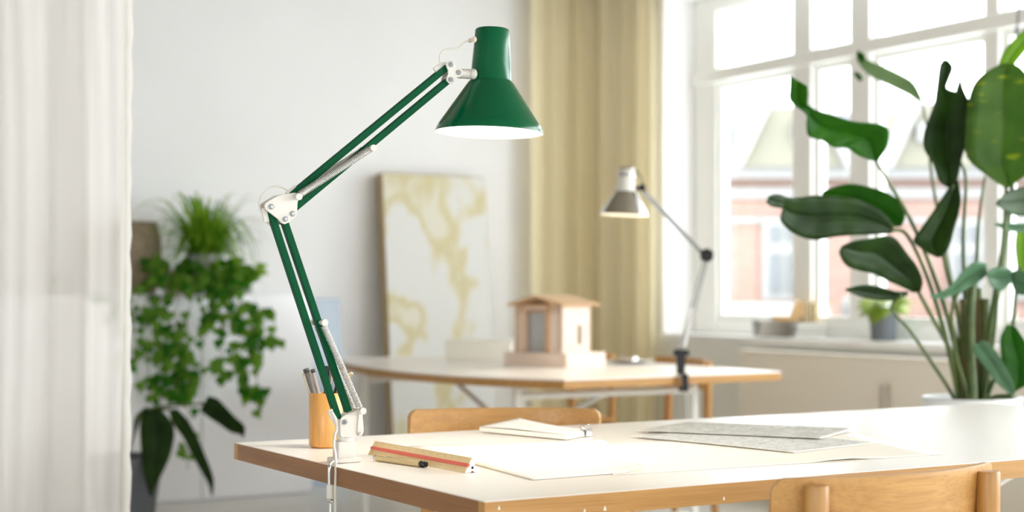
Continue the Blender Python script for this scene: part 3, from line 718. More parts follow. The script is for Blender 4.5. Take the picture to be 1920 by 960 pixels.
# bars: two parallel pairs form the parallelogram arm
arm((508,392),(637,786),0); arm((534.5,411),(656,772),0)
arm((549,365.5),(840,126),0); arm((551,393),(841,152),0)
spring((603,610),(671,764),-.016); spring((603,610),(671,764),.016)
spring((559,365),(690,280.5),-.016,6.0); spring((559,365),(690,280.5),.016,6.0)
def knob(px, py, r=6.5, l=.046, nm='spring_pin'):
    mb = MB(); c = G(px, py, 0); cyl_y(mb, c, r*.62*s1, l, 14); cyl_y(mb, c-V((0,l/2,0)), r*s1, .008, 16); cyl_y(mb, c+V((0,l/2,0)), r*s1, .008, 16)
    return mb.build(nm, WPLAS, gl, .0008)
knob(602,604.5); knob(673.5,769.5); knob(553.8,369.8,6.2); knob(693,279)
def plate(name, poly, d, th, m=WPLAS, parent=gl, bev=.0012):
    pp = [G(x, y, 0) for x, y in poly]; mb = MB()
    mb.prism([(p.x, p.z) for p in pp], (0, d, 0), (1,0,0), (0,0,1), th); return mb.build(name, m, parent, bev)
elb = [(494,386),(496.5,381),(507,373.8),(518,367.5),(527,364.8),(538,363.6),(549,361.5),(558,362),(560,371),(556.5,380),(556,392),(555.3,398.8),(553.5,406),(547,412),(540,417.2),(532,420.8),(525.6,418),(519,410.5),(502,397.5),(497,393)]
e1 = plate('elbow_plate', elb, -.0105, .004); plate('elbow_plate', elb, .0105, .004)
for q in ((506.9,387.8),(533.4,411),(546.7,401)): screw(e1, q[0], q[1], -.0125)
head = [(835,121),(837,116),(843,114),(849,116),(852,122),(853.5,128.5),(861,128),(866,132),(866,141),(860,145),(854.5,146),(852,152),(847,157),(840,157),(835.5,152),(836,146),(838.5,140),(838,131),(835.5,126)]
h1 = plate('head_joint_plate', head, -.0105, .004); plate('head_joint_plate', head, .0105, .004)
for q in ((843.3,121.6),(857.7,136.4),(843.3,149.7)): screw(h1, q[0], q[1], -.0125)
base = [(636,789),(639,782),(646,777),(655,774),(662,771),(668,768),(677,768),(677.5,790),(678,812),(675,818),(670,820.5),(640,820.5),(636.5,817)]
b1 = plate('base_bracket', base, -.0105, .004); plate('base_bracket', base, .0105, .004)
for q in ((644.3,791),(671.3,811)): screw(b1, q[0], q[1], -.0125)
plate('pin_arm', [(670,770),(676,770),(679,808),(676,816),(670,815),(667,808)], -.0145, .003, bev=.001)
# spigot, clamp body, foot
mb = MB(); c = G(651,826,0); mb.tube([G(651,820.3,0), G(651,828,0)], .0165, 24); mb.build('swivel_collar', WPLAS, gl, .0008)
mb = MB(); a, c = G(632,869,0), G(665,826,0); mb.box(a.x, c.x, -.014, .014, a.z, c.z); mb.build('clamp_body', WPLAS, gl, .002)
mb = MB(); a, c = G(624,876,0), G(673,867.5,0); mb.box(a.x, c.x, -.02, .02, .0005, .0095); mb.build('clamp_foot', WPLAS, gl, .002)
# screw rod outside the edge
mb = MB(); R_ = [GX(629,864,-.030), GX(621,867,-.045), GX(618,873,-.055), GX(617.5,882,-.058), GX(617.5,910,-.058)]
mb.tube(catmull(R_, 5), .0031, 12); mb.build('clamp_rod', CHROME, gl)
mb = MB(); mb.tube([GX(618.5,909.5,-.058), GX(618.5,934.5,-.058)], .0064, 18); mb.build('clamp_sleeve', WPLAS, gl, .0006)
mb = MB(); mb.tube([GX(619,934,-.058), GX(619.5,985,-.058)], .0026, 10); mb.tube([GX(616,937,-.064), GX(620,941,-.064), GX(623,938,-.060)], .003, 10)
mb.tube([GX(619.5,985,-.058)+V((-.018,0,0)), GX(619.5,985,-.058)+V((.018,0,0))], .003, 10); mb.build('clamp_screw', CHROME, gl)
mb = MB(); a = GX(619,978,-.058); mb.box(a.x-.012, a.x+.035, -.07, -.046, a.z-.006, a.z); mb.build('clamp_jaw', WPLAS, gl, .001)
# cable clips + cables
mb = MB(); mb.bar(G(619,770,-.004), G(637,800,-.004), .010, 5*s1, V((0,1,0))); mb.tube([G(617,772,-.006), G(624,768.5,-.006)], .0025, 8); mb.build('cable_clip', WPLAS, gl, .0006)
mb = MB(); mb.bar(G(541,364.5,0), G(559,351.5,0), .010, 5*s1, V((0,1,0))); mb.build('cable_clip', WPLAS, gl, .0006)
mb = MB(); mb.bar(G(497,390,0), G(503,416,0), .010, 5*s1, V((0,1,0))); mb.build('cable_clip', WPLAS, gl, .0006)
mb = MB(); mb.bar(G(818,131,0), G(836,119,0), .010, 5*s1, V((0,1,0))); mb.build('cable_clip', WPLAS, gl, .0006)
CABLE = mat('white_cable', lin(222,216,206), .5)
mb = MB()
mb.tube(catmull([G(557,351,.002), G(545,357,.0), G(533,351.5,0), G(520,349.2,0), G(508,352.5,0), G(498,361,0), G(491,372,0), G(488.5,384,0), G(491,394,0), G(496,402,0), G(500,415.5,0)], 6), .0016, 8); mb.build('elbow_cable', CABLE, gl); mb = MB()
mb.tube(catmull([GX(622,772,-.008), GX(630,790,-.008), GX(631,806,-.01), GX(627.5,815,-.015), GX(626,835,-.03), GX(629,855,-.052), GX(629.5,885,-.062), GX(628.5,920,-.063), GX(628.5,960,-.063), GX(628,1080,-.06)], 6), .0026, 10)
mb.tube([GX(628,1080,-.06), GX(626,1400,-.06), GX(640,1590,-.03)], .0026, 10); mb.build('supply_cable', CABLE, gl); mb = MB()
mb.tube(catmull([G(830,121,0), G(828,112,0), G(829,101,0), G(834,94.5,0), G(842,91.5,0), G(850,90.3,0), G(860,89,0), G(868,84,0), G(877,77,0), G(887,73.4,0)], 6), .0014, 8); mb.build('shade_cable', CABLE, gl); mb = MB()
mb.tube([G(503,414,.007), G(516,424,.0085), G(563,560,.0085), G(636,782,.0085)], .0013, 6); mb.build('arm_cable', CABLE, gl)
# shade
tilt = radians(2.0)
cz = GX(917.3, 249, 0); MS = Matrix.Translation(cz) @ Matrix.Rotation(tilt, 4, 'Y')
u = s1*1.03
outer = [(101*u,0),(101.3*u,1*u),(95.5*u,15*u),(94.6*u,16.5*u),(43*u,95*u),(40.5*u,98*u),(38.6*u,99.2*u),(38.2*u,101*u),(36.5*u,130*u),(34*u,165*u),(32.2*u,195*u),(31.3*u,198*u),(29.5*u,199.6*u),(26*u,200.2*u),(.0001,200.5*u)]
inner = [(101*u,0),(100*u,.6*u),(94.2*u,15*u),(42*u,94.5*u),(37*u,99*u),(30*u,194*u),(.0001,195*u)]
outer = [(r_*1.03, z_) for r_, z_ in outer]; inner = [(r_*1.03, z_) for r_, z_ in inner]
mb = closed_off(MB()); mb.lathe(outer, 72, MS, 0); mb.lathe(inner, 72, MS, 1)
mb.norecalc = True
shd = mb.build('lamp_shade', [GREEN, WIN], gl)
mb = MB(); mb.sphere(MS @ V((0,0,62*u)), 27*u, 12); mb.tube([MS @ V((0,0,80*u)), MS @ V((0,0,120*u))], 13*u, 14); mb.build('bulb', BULB, gl)
mb = MB(); mb.tube([MS @ V((0,0,118*u)), MS @ V((0,0,190*u))], 18*u, 18); mb.build('bulb_socket', WPLAS, gl)
mb = MB(); q = MS @ V((2*u,0,200*u)); mb.tube([q, q+V((0,0,.0035)), q+V((0,0,.005))], [.0022,.0022,.0012], 12); mb.build('top_screw', WPLAS, gl)
mb = MB(); mb.sphere(GX(889.5,74,-.016), 6*u, 8, sc=(.75,.8,1)); mb.tube([G(889,73.8,-.003), G(889,73.8,.01)], 4*u, 10); mb.build('cable_grommet', mat('beige_grommet', lin(232,214,196), .5), gl)
mb = MB(); mb.tube([G(861,136.3,0), G(866,137,0), G(887,139,-.006)], [9*u,9.4*u,9.6*u], 20); mb.sphere(GX(888,138.8,-.014), 10.2*u, 9, sc=(.7,.8,1)); mb.build('shade_knuckle', WPLAS, gl)
li = bpy.data.lights.new('green_lamp_bulb_light', 'SPOT'); li.energy = 8; li.color = (1,.92,.80); li.shadow_soft_size = .03; li.spot_size = radians(118); li.spot_blend = .6
lo = bpy.data.objects.new('green_lamp_bulb_light', li); COL.objects.link(lo); lo.parent = gl; lo.location = MS @ V((0,0,30*u))

# ------------------------------------------------------------------ silver lamp on the back table
f = Fr(1276, 702, 6.03)
sl = thing('silver_desk_lamp', 'silver spring-arm desk lamp with black joints clamped to the back table', 'lamp', V((f.loc.x, f.loc.y, TZ)), f.rz)
def H(px, py, d=0): return f.P(px, py, d)+V((0, 0, f.z-TZ))
u = f.Z/F
for a, c in (((1279,652),(1324,484)),):
    MB().bar(H(a[0]-3,a[1],0), H(c[0]-3,c[1],0), .010, 4*u, V((1,0,0))).build('arm_bar', ALU, sl); MB().bar(H(a[0]+4,a[1],0), H(c[0]+4,c[1],0), .010, 4*u, V((1,0,0))).build('arm_bar', ALU, sl)
MB().bar(H(1316,472,0), H(1205,353,0), .010, 4*u, V((0,1,0)).cross(V((1,0,1)))).build('arm_bar', ALU, sl)
MB().bar(H(1320,480,0), H(1204,360,0), .010, 4*u, V((0,1,0)).cross(V((1,0,1)))).build('arm_bar', ALU, sl)
MB().tube([H(1283,650,-.01), H(1297,578,-.01)], .0085, 10).build('spring', SPRING, sl)
MB().prism([(H(x,y).x, H(x,y).z) for x, y in ((1312,470),(1326,465),(1337,472),(1336,486),(1326,492),(1314,487))], (0,0,0), (1,0,0), (0,0,1), .03).build('elbow_joint', BLACK, sl, .002)
MB().prism([(H(x,y).x, H(x,y).z) for x, y in ((1199,347),(1206,344),(1210,350),(1209,358),(1202,359),(1197,354))], (0,0,0), (1,0,0), (0,0,1), .026).tube([H(1185,354,0), H(1202,352,0)], 4*u, 10).build('head_joint', BLACK, sl, .001)
b = MB(); b.prism([(H(x,y).x, H(x,y).z) for x, y in ((1266,654),(1288,656),(1285,672),(1283,701.5),(1269,701.5),(1268,672))], (0,.0,0), (1,0,0), (0,0,1), .03); b.tube([H(1262,662,0), H(1292,662,0)], 5*u, 12)
b.build('clamp_body', BLACK, sl, .002)
b = MB(); b.bar(H(1288,704,-.0), H(1288,728,-.0), .008, .012, V((1,0,0))) if False else None
q = H(1284,714,-.07); b.box(q.x-.012, q.x+.012, -.085, -.065, -.06, .004).box(q.x-.012, q.x+.012, -.085, .0, .0008, .006); b.box(q.x-.02, q.x+.012, -.085, -.02, -.062, -.05)
b.build('clamp_jaw', BLACK, sl, .001)
MB().tube([H(1287,722,-.075), H(1289,790,-.075)], .004, 8).build('clamp_screw', CHROME, sl)
MS2 = Matrix.Translation(H(1170.5, 403.5, 0)) @ Matrix.Rotation(radians(3), 4, 'Y')
outer = [(45.5*u,0),(43*u,7*u),(19.5*u,44*u),(17.5*u,46*u),(16*u,75*u),(14.5*u,88*u),(12.5*u,90*u),(.0001,90.4*u)]
inner = [(45.5*u,0),(42*u,7*u),(18.5*u,43.5*u),(15*u,86*u),(.0001,87*u)]
mb = closed_off(MB()); mb.lathe(outer, 48, MS2, 0); mb.lathe(inner, 48, MS2, 1); mb.norecalc = True; mb.build('lamp_shade', [mat('polished_aluminium', (.66,.66,.66,1), .22, 1), WIN], sl)
mb = MB(); mb.sphere(MS2 @ V((0,0,22*u)), 12*u, 10); mb.tube([MS2 @ V((0,0,30*u)), MS2 @ V((0,0,80*u))], 6*u, 10); mb.build('bulb', BULB2, sl)
mb = MB(); mb.tube(catmull([H(1184,318,0), H(1194,321,0), H(1202,332,0), H(1205,345,0)], 5), .0022, 8); mb.build('cable', BLACK, sl)
li = bpy.data.lights.new('silver_lamp_bulb_light', 'SPOT'); li.energy = 7; li.color = (1,.78,.55); li.shadow_soft_size = .03; li.spot_size = radians(115); li.spot_blend = .6
lo = bpy.data.objects.new('silver_lamp_bulb_light', li); COL.objects.link(lo); lo.parent = sl; lo.location = MS2 @ V((0,0,8*u))

# ------------------------------------------------------------------ model house on the back table
nearc = T(1063, 689); ur = (T(1135.6,684.3)-nearc); vl = (T(939,685)-nearc); ur.z = vl.z = 0
ang = math.atan2(ur.y, ur.x); wR, wL = ur.length, vl.length
mh = thing('model_house', 'pale architectural model house with pitched roof on a stepped plinth on the back table', 'model', (nearc.x, nearc.y, TZ+.0005), ang)
# local x runs along the right face (away), local y along the left face
MB().box(0, wR, 0, wL, 0, .057).build('plinth', MODEL, mh, .001)
zf, ze = .057, .262
hx0, hx1, hy0, hy1 = .035, wR-.035, .055, wL-.04
th = .014
# right face (y=hy0): wall with slit window
wx0, wx1 = hx0+.55*(hx1-hx0), hx0+.68*(hx1-hx0)
b = MB(); b.box(hx0, wx0, hy0, hy0+th, zf, ze).box(wx1, hx1, hy0, hy0+th, zf, ze).box(wx0, wx1, hy0, hy0+th, zf, zf+.035).box(wx0, wx1, hy0, hy0+th, ze-.085, ze)
b.build('side_wall', MODEL, mh)
b = MB(); b.box(hx1-th, hx1, hy0, hy1, zf, ze).box(hx0, hx1, hy1-th, hy1, zf, ze); b.build('rear_wall', MODEL, mh)
b = MB(); b.box(hx0, hx0+th, hy0, hy0+.075, zf, ze).box(hx0, hx0+th, hy1-.055, hy1, zf, ze).box(hx0, hx0+th, hy0, hy1, ze-.018, ze); b.build('front_wall', MODEL, mh)
b = MB(); 
for yy in (hy1-.05, hy1-.004, hy0+.08, hy0+.065): b.box(hx0-.006, hx0, yy-.004, yy+.004, zf, ze)
b.box(hx0-.006, hx0, hy0+.02, hy1, ze-.008, ze+.002).box(hx0-.006, hx0, hy0+.02, hy1, ze-.030, ze-.024)
b.build('post_strips', BALSA, mh)
b = MB(); b.box(hx0+.03, hx0+.036, hy0+.075, hy1-.05, zf, ze-.03); b.build('inner_screen', mat('model_screen', lin(196,198,198), .7), mh)
ov = .03; rz0, rz1 = ze+.004, ze+.042; ym = (hy0+hy1)/2
for sgn, ye in ((-1, hy0-ov), (1, hy1+ov)):
    b = MB(); b.add([(hx0-ov,ye,rz0),(hx1+ov,ye,rz0),(hx1+ov,ym,rz1),(hx0-ov,ym,rz1)], [(0,1,2,3)]); b.build('roof_panel', MODEL if False else BALSA, mh, solid=.005)
b = MB()
for k in range(8):
    x = hx0-ov+.006+k*(hx1-hx0+2*ov-.012)/7
    b.bar((x, hy0-ov*.8, rz0-.006), (x, ym, rz1-.006), .006, .006); b.bar((x, hy1+ov*.8, rz0-.006), (x, ym, rz1-.006), .006, .006)
b.build('rafters', BALSA, mh)
# low white box left of the model
a = T(836, 676); c = T(958, 676)
d = (c-a); angb = -YAW-.03
wb = thing('white_box', 'low plain white box to the left of the model house on the back table', 'box', T(897, 676)+V((0,0,.0005)), angb)
MB().box(-.155, .155, 0, .14, 0, .085).build('body', mat('white_card', lin(236,232,220), .7), wb, .002); MB().box(-.158, .158, -.003, .143, .085, .096).build('lid', MATS['white_card'], wb, .001)
# steel dish under the silver lamp
p = T(1180, 681)
ds = MB(); ds.lathe([(.0001,.0005),(.060,.0005),(.072,.008),(.103,.012),(.105,.015),(.100,.016),(.072,.013),(.052,.006),(.040,.006),(.042,.016),(.038,.026),(.024,.030),(.0001,.031)], 40)
o = ds.build('steel_dish', mat('dish_steel', (.72,.68,.64,1), .25, 1)); o.location = p; tag(o, 'round shallow steel dish with a raised centre on the back table beneath the silver lamp', 'dish')

# ------------------------------------------------------------------ things on the front table
Zt = TZ
def sheet(name, corners, z, m, label, cat, lift=None, th=.0006, n=16, group=None, mis=None, margin=0, mb_only=False):
    """thin sheet from four table corners (left, near, right, far), optional corner lift function(u,v)->dz"""
    A, B, Cc, D = corners; mb = MB(); vs = []
    for lay in (0, 1):
        for j in range(n+1):
            for i in range(n+1):
                a_, v_ = i/n, j/n; p = A.lerp(B, a_).lerp(D.lerp(Cc, a_), v_)
                vs.append(V((p.x, p.y, z+(lift(a_, v_) if lift else 0)+lay*th)))
    N = (n+1)**2; m_ = n+1
    for j in range(n):
        for i in range(n):
            a_ = j*m_+i; q = (a_, a_+1, a_+m_+1, a_+m_); mi = 0
            mb.f.append([N+x for x in q]); edge = margin and (i < margin or j < margin or i >= n-margin or j >= n-margin)
            mb.m.append(1 if edge else 0); mb.s.append(True); mb.f.append(list(q)[::-1]); mb.m.append(1 if margin else 0); mb.s.append(True)
    for i in range(n):
        for q in ((i, i+1, N+i+1, N+i), (n*m_+i+1, n*m_+i, N+n*m_+i, N+n*m_+i+1), ((i+1)*m_, i*m_, N+i*m_, N+(i+1)*m_), (i*m_+n, (i+1)*m_+n, N+(i+1)*m_+n, N+i*m_+n)):
            mb.f.append(list(q)); mb.m.append(1 if margin else 0); mb.s.append(False)
    mb.v = [tuple(p) for p in vs]
    o = mb.build(name, m); tag(o, label, cat, group); return o
# tracing paper: lower wide sheet, upper left sheet
A = T(1190,886.5); B = T(1200,887); 
s2 = [T(1010,905.5), T(1800,850), T(1640,812), T(1010,838)]
sheet('paper_sheet', [T(1150,892), T(1775,852), T(1600,815), T(1120,832)], Zt+.0006, CREAM, 'wide cream tracing paper sheet under the grey printed maps', 'paper sheet', lift=lambda u,v: .004*math.exp(-((u-.66)**2/.004+v*v/.01)))
sheet('paper_sheet', [T(999,901.5), T(1228,883.5), T(1130,826), T(765,838)], Zt+.0016, CREAM, 'cream tracing paper sheet between the scale ruler and the notepad, its near corner lifted', 'paper sheet',
      lift=lambda u,v: .010*max(0,u-.75)*4*max(0,1-v*4)+.0008*sin(7*u)*sin(5*v))
pr1 = [T(1192,812), T(1541,829), T(1606,807.5), T(1287,795.5)]
pr2 = [T(1182,821), T(1489,851.5), T(1647,832), T(1350,806)]
sheet('printed_map', pr2, Zt+.0026, [PRINT2, PAPER], 'lighter grey printed map sheet lying partly under the darker one', 'printed sheet', margin=1, n=40, lift=lambda u,v: .0015*sin(3*u))
sheet('printed_map', pr1, Zt+.0055, [PRINT1, PAPER], 'darker grey printed map sheet on top of the lighter one', 'printed sheet', margin=1, n=40, lift=lambda u,v: .002*u*(1-v)*1+.0003)
# notepad
npd = thing('notepad', 'stack of cream paper with a curled top page and metal clip on the foreground table', 'notepad', (0,0,0))
cn = [T(899,811), T(1061,826.5), T(1108,818), T(972,803.5)]
def pad(z0, z1, m, name, sh=1.0):
    A, B, Cc, D = cn; mb = MB(); vs = [V((p.x,p.y,z0)) for p in cn]+[V((p.x,p.y,z1)) for p in cn]
    mb.add(vs, [(3,2,1,0),(4,5,6,7),(0,1,5,4),(1,2,6,5),(2,3,7,6),(3,0,4,7)]); return mb.build(name, m, npd, .0005)
pad(Zt+.0026, Zt+.0125, CREAM, 'page_block')
def curl(u, v): return .011*v*(1-u)**2.2 + .004*(1-v)*sin(pi*u*.8)*(1-u)+.0003
o = sheet('top_page', [p.copy() for p in cn], Zt+.0128, PAPER, None, None, lift=curl); o.parent = npd
cl = cn[2]; ax = (cn[2]-cn[1]).normalized(); d = (cn[1]-cn[0]).normalized(); p = cn[2]-ax*.018
mb = MB(); zc = Zt+.0085
M_ = Matrix(((d.x, ax.x, 0, p.x), (d.y, ax.y, 0, p.y), (0, 0, 1, zc), (0,0,0,1)))
mb.prism([(-.014,.0052),(-.014,.0062),(.004,.011),(.006,.0105),(.006,-.005),(-.014,-.0052),(-.014,-.0046),(.005,-.004),(.005,.0095)], (0,0,0), (1,0,0), (0,0,1), .026)
mb.v = [tuple(M_ @ V(q)) for q in mb.v]; k0 = len(mb.v)
for sg in (1,):
    q = [M_ @ V(x) for x in ((-.013,-.008,.0075),(-.02,-.006,.013),(.0,-.005,.018),(.004,0,.019),(.0,.005,.018),(-.02,.006,.013),(-.013,.008,.0075))]
    mb.tube(catmull(q, 4), .0011, 6)
mb.build('binder_clip', CHROME, npd)
# triangular scale ruler
a = T(689.5, 852.5); b_ = T(871, 887.3); dirr = (b_-a); Lr = dirr.length; rzr = math.atan2(dirr.y, dirr.x)
rl = thing('scale_ruler', 'triangular wooden scale ruler with a red stripe near the left end of the foreground table', 'ruler', V((a.x, a.y, Zt+.0003)), rzr)
# local: x along, y to the back, z up ; three-winged section
hgt, hw = .0262, .0155
def wing_section():
    A1, A2, A3 = (0, 0), (2*hw, 0), (hw, hgt); c_ = (hw, hgt*.36)
    def mid(p, q, k): m = ((p[0]+q[0])/2, (p[1]+q[1])/2); return (m[0]+(c_[0]-m[0])*k, m[1]+(c_[1]-m[1])*k)
    out = []
    for P_, Q in ((A1, A2), (A2, A3), (A3, A1)):
        out += [P_, (P_[0]+(Q[0]-P_[0])*.36, P_[1]+(Q[1]-P_[1])*.36), mid(P_, Q, .34), (P_[0]+(Q[0]-P_[0])*.64, P_[1]+(Q[1]-P_[1])*.64)]
    return out
sec = wing_section(); k = len(sec)
mb = MB(); mb.add([(0, y_, z_) for y_, z_ in sec]+[(Lr, y_, z_) for y_, z_ in sec], [tuple(range(k)), tuple(range(k,2*k))[::-1]]+[(i,(i+1)%k,k+(i+1)%k,k+i) for i in range(k)])
mb.build('body', TAN, rl, .0004)
mb = MB(); mb.add([(Lr-.0005, hw+(y_-hw)*1.0, z_) for y_, z_ in sec]+[(Lr+.0012, hw+(y_-hw)*.97, hgt*.33+(z_-hgt*.33)*.97) for y_, z_ in sec], [tuple(range(k)), tuple(range(k,2*k))[::-1]]+[(i,(i+1)%k,k+(i+1)%k,k+i) for i in range(k)])
mb.tube([V((Lr+.001, hw, hgt*.33)), V((Lr+.0016, hw, hgt*.33))], .0026, 16, 1); mb.build('end_cap', [PAPER, BLACK], rl)
nv = V((0, -hgt, hw)).normalized(); tv = V((0, hw, hgt)).normalized()
mb = MB(); m0 = V((0, hw*.5, hgt*.5)); mb.tube([m0-nv*.0012+V((.001,0,0)), m0-nv*.0012+V((Lr-.001,0,0))], .0036, 14); mb.build('red_stripe', REDP, rl)
mb = MB(); w_ = .00035
def surf(x, s): return V((x, hw*s, hgt*s))+nv*.00025
for i in range(131):
    x = .012+i*(Lr-.024)/130; big = i % 10 == 0; l = .10 if big else .05
    p0, p1 = surf(x, .985), surf(x, .985-l); mb.add([p0-V((w_/2,0,0)), p0+V((w_/2,0,0)), p1+V((w_/2,0,0)), p1-V((w_/2,0,0))], [(0,1,2,3)])
    if i % 5 == 0:
        p0, p1 = surf(x, .02), surf(x, .08); mb.add([p0-V((w_/2,0,0)), p0+V((w_/2,0,0)), p1+V((w_/2,0,0)), p1-V((w_/2,0,0))], [(0,1,2,3)])
mb.build('scale_marks', INK, rl)
def text_mesh(txt, size):
    cu = bpy.data.curves.new('t', 'FONT'); cu.body = txt; cu.size = size; cu.align_x = 'CENTER'; ob = bpy.data.objects.new('t', cu); COL.objects.link(ob)
    bpy.context.view_layer.update(); me = bpy.data.meshes.new_from_object(ob.evaluated_get(bpy.context.evaluated_depsgraph_get()))
    vs = [v.co.copy() for v in me.vertices]; fs = [tuple(p.vertices) for p in me.polygons]; bpy.data.objects.remove(ob); bpy.data.meshes.remove(me); return vs, fs
mb = MB()
for i in range(13):
    vs, fs = text_mesh(str(i), .0042); x = .012+i*(Lr-.024)/13+.001
    mb.add([surf(x, .76)+V((1,0,0))*q.x+tv*q.y+nv*.0001 for q in vs], fs)
    if i % 2 == 0:
        vs, fs = text_mesh(str(i//2), .0042); mb.add([surf(x, .17)+V((1,0,0))*q.x+tv*q.y+nv*.0001 for q in vs], fs)
mb.build('numbers', INK, rl)
# fineliner pen
a = T(702, 864); c = T(799, 877.5)
pr = .0060; ax = (c-a); Lp = ax.length
pn = thing('fineliner_pen', 'beige capped fineliner pen with dark end lying in front of the scale ruler', 'pen', V((a.x, a.y, Zt+pr+.0003)), math.atan2(ax.y, ax.x))
X_ = Matrix.Rotation(pi/2, 4, 'Y')
MB().lathe([(.0001,.001),(.0046,.001),(.0050,.010)], 20, X_).build('clip_end', CHROME, pn)
MB().lathe([(.0050,.009),(.0060,.011),(.0060,.034),(.0058,.0343),(.0060,.0346),(.0060,Lp-.016),(.0056,Lp-.014)], 24, X_).build('barrel', PENB, pn)
MB().lathe([(.0061,Lp-.0155),(.0061,Lp-.008),(.0050,Lp-.0075),(.0048,Lp),(.0036,Lp),(.0030,Lp-.002),(.0001,Lp-.002)], 24, X_).build('end_plug', BLACK, pn)
MB().bar((.004,-.003,.0055), (.036,-.0032,.0058), .0022, .001).build('pocket_clip', PENB, pn, .0003)
mb = MB(); rnd = random.Random(2); x = .044
while x < .095:      # illegible small print
    l = rnd.uniform(.0008, .0022); 
    for zz_ in (0, .0009) if x < .06 else (0,):
        th_ = radians(118)+zz_*60
        p0 = V((x, cos(th_)*.00607, sin(th_)*.00607)); tt = V((0, -sin(th_), cos(th_)))
        hh = .0005 if x < .06 else .00025
        mb.add([p0-tt*hh, p0-tt*hh+V((l,0,0)), p0+tt*hh+V((l,0,0)), p0+tt*hh], [(0,1,2,3)])
    x += l+rnd.uniform(.0004, .001)
mb.build('small_print', INK, pn)
# pen cup
p = T(611, 838.5); uc = (EYE-TZ)*F/(838.5-HZ)/F
cu_ = MB(); R0 = 31.5*uc; hC = 102*uc
cu_.lathe([(.0001,0),(R0-.006,0),(R0-.001,.004),(R0,.009),(R0,hC-.001),(R0-.001,hC),(R0-.004,hC),(R0-.005,hC-.002),(R0-.005,.01),(.0001,.01)], 48)
cup = cu_.build('pen_cup', BEECH); cup.location = p+V((0,0,.0003)); tag(cup, 'round light wooden pen cup behind the base of the green lamp', 'pen cup')
Zc = uc*F; fc = Fr(611, 838.5, Zc)
def pen_thing(name, label, bpx, tpx, r, m, cap, capm, dzb=0, dzt=0, clip=False, group='pens in the wooden cup'):
    B_ = fc.P(*bpx, dzb); T_ = fc.P(*tpx, dzt); L_ = (T_-B_).length
    q = V((0,0,1)).rotation_difference((T_-B_).normalized())
    t = thing(name, label, 'pen', (0,0,0), 0, group)
    Mx = Matrix.Translation(fc.loc) @ Matrix.Rotation(-YAW, 4, 'Z') @ Matrix.Translation(B_) @ q.to_matrix().to_4x4()
    t.matrix_world = Mx; 
    MB().lathe([(.0001,0),(.0015,.001),(r*.9,.012),(r,.02),(r,L_-cap),(r*.97,L_-cap)], 20).build('barrel', m, t)
    MB().lathe([(r*1.06,L_-cap-.0005),(r*1.08,L_-.002),(r*.95,L_),(.0001,L_)], 20).build('cap', capm, t)
    if clip: MB().box(-r*1.7, -r*1.35, -.0016, .0016, L_-.052, L_-.008).box(-r*1.7, -r*.9, -.0016, .0016, L_-.012, L_-.008).build('pocket_clip', PENB, t, .0004)
    return t
pen_thing('marker_pen', 'grey marker pen with dark end and pale clip, leftmost in the wooden cup', (617,827), (573.5,691), .0062, GRAYP, .008, DGRAY, -.006, -.008, True)
pen_thing('marker_pen', 'slim light grey pen leaning just right of the leftmost marker', (620,827), (586,692), .0045, mat('light_grey_pen', lin(176,170,164), .35), .007, DGRAY, .006, .004)
pen_thing('marker_pen', 'black pen standing upright in the cup behind the lower lamp arm', (610,827), (614,686), .0060, BLACK, .04, BLACK, .006, .012)
pen_thing('marker_pen', 'slim silver pen between the two lower lamp bars', (614,827), (622,684), .0040, GRAYP, .01, DGRAY, -.008, .0)
pen_thing('marker_pen', 'black pen at the right of the cup behind the lamp bars', (608,827), (643,684), .0058, BLACK, .03, BLACK, .008, .012)
pen_thing('marker_pen', 'pen with a bronze-coloured end, rightmost in the wooden cup', (592,827), (658,697), .0055, DGRAY, .022, BRONZE, .013, .004)

# ------------------------------------------------------------------ large plant at the right
f = Fr(1822, 750, 5.0)
bop = thing('bird_of_paradise', 'tall plant with big paddle leaves in a white planter behind the foreground table', 'potted plant', V((f.loc.x, f.loc.y, 0)), f.rz)
def Q(px, py, dz=0): return f.P(px, py, dz)+V((0,0,f.z))
b = MB(); b.lathe([(.0001,.50),(.118,.50),(.124,.508),(.158,.70),(.158,.712),(.148,.712),(.146,.67),(.0001,.67)], 40); b.build('planter', WPOT, bop)
ps = thing('plant_stand', 'slim white pedestal stand carrying the white planter behind the foreground table', 'plant stand', (f.loc.x, f.loc.y, 0))
MB().lathe([(.0001,.478),(.11,.478),(.112,.482),(.112,.494),(.11,.498),(.0001,.498)], 36).build('top', WPOT, ps)
MB().lathe([(.022,.012),(.018,.05),(.018,.45),(.03,.478)], 24).build('column', WPOT, ps)
MB().lathe([(.0001,0),(.11,0),(.112,.004),(.108,.012),(.0001,.014)], 36).build('base', WPOT, ps)
b = MB(); b.lathe([(.0001,.668),(.14,.672),(.0001,.682)], 24); b.build('soil', SOIL, bop)
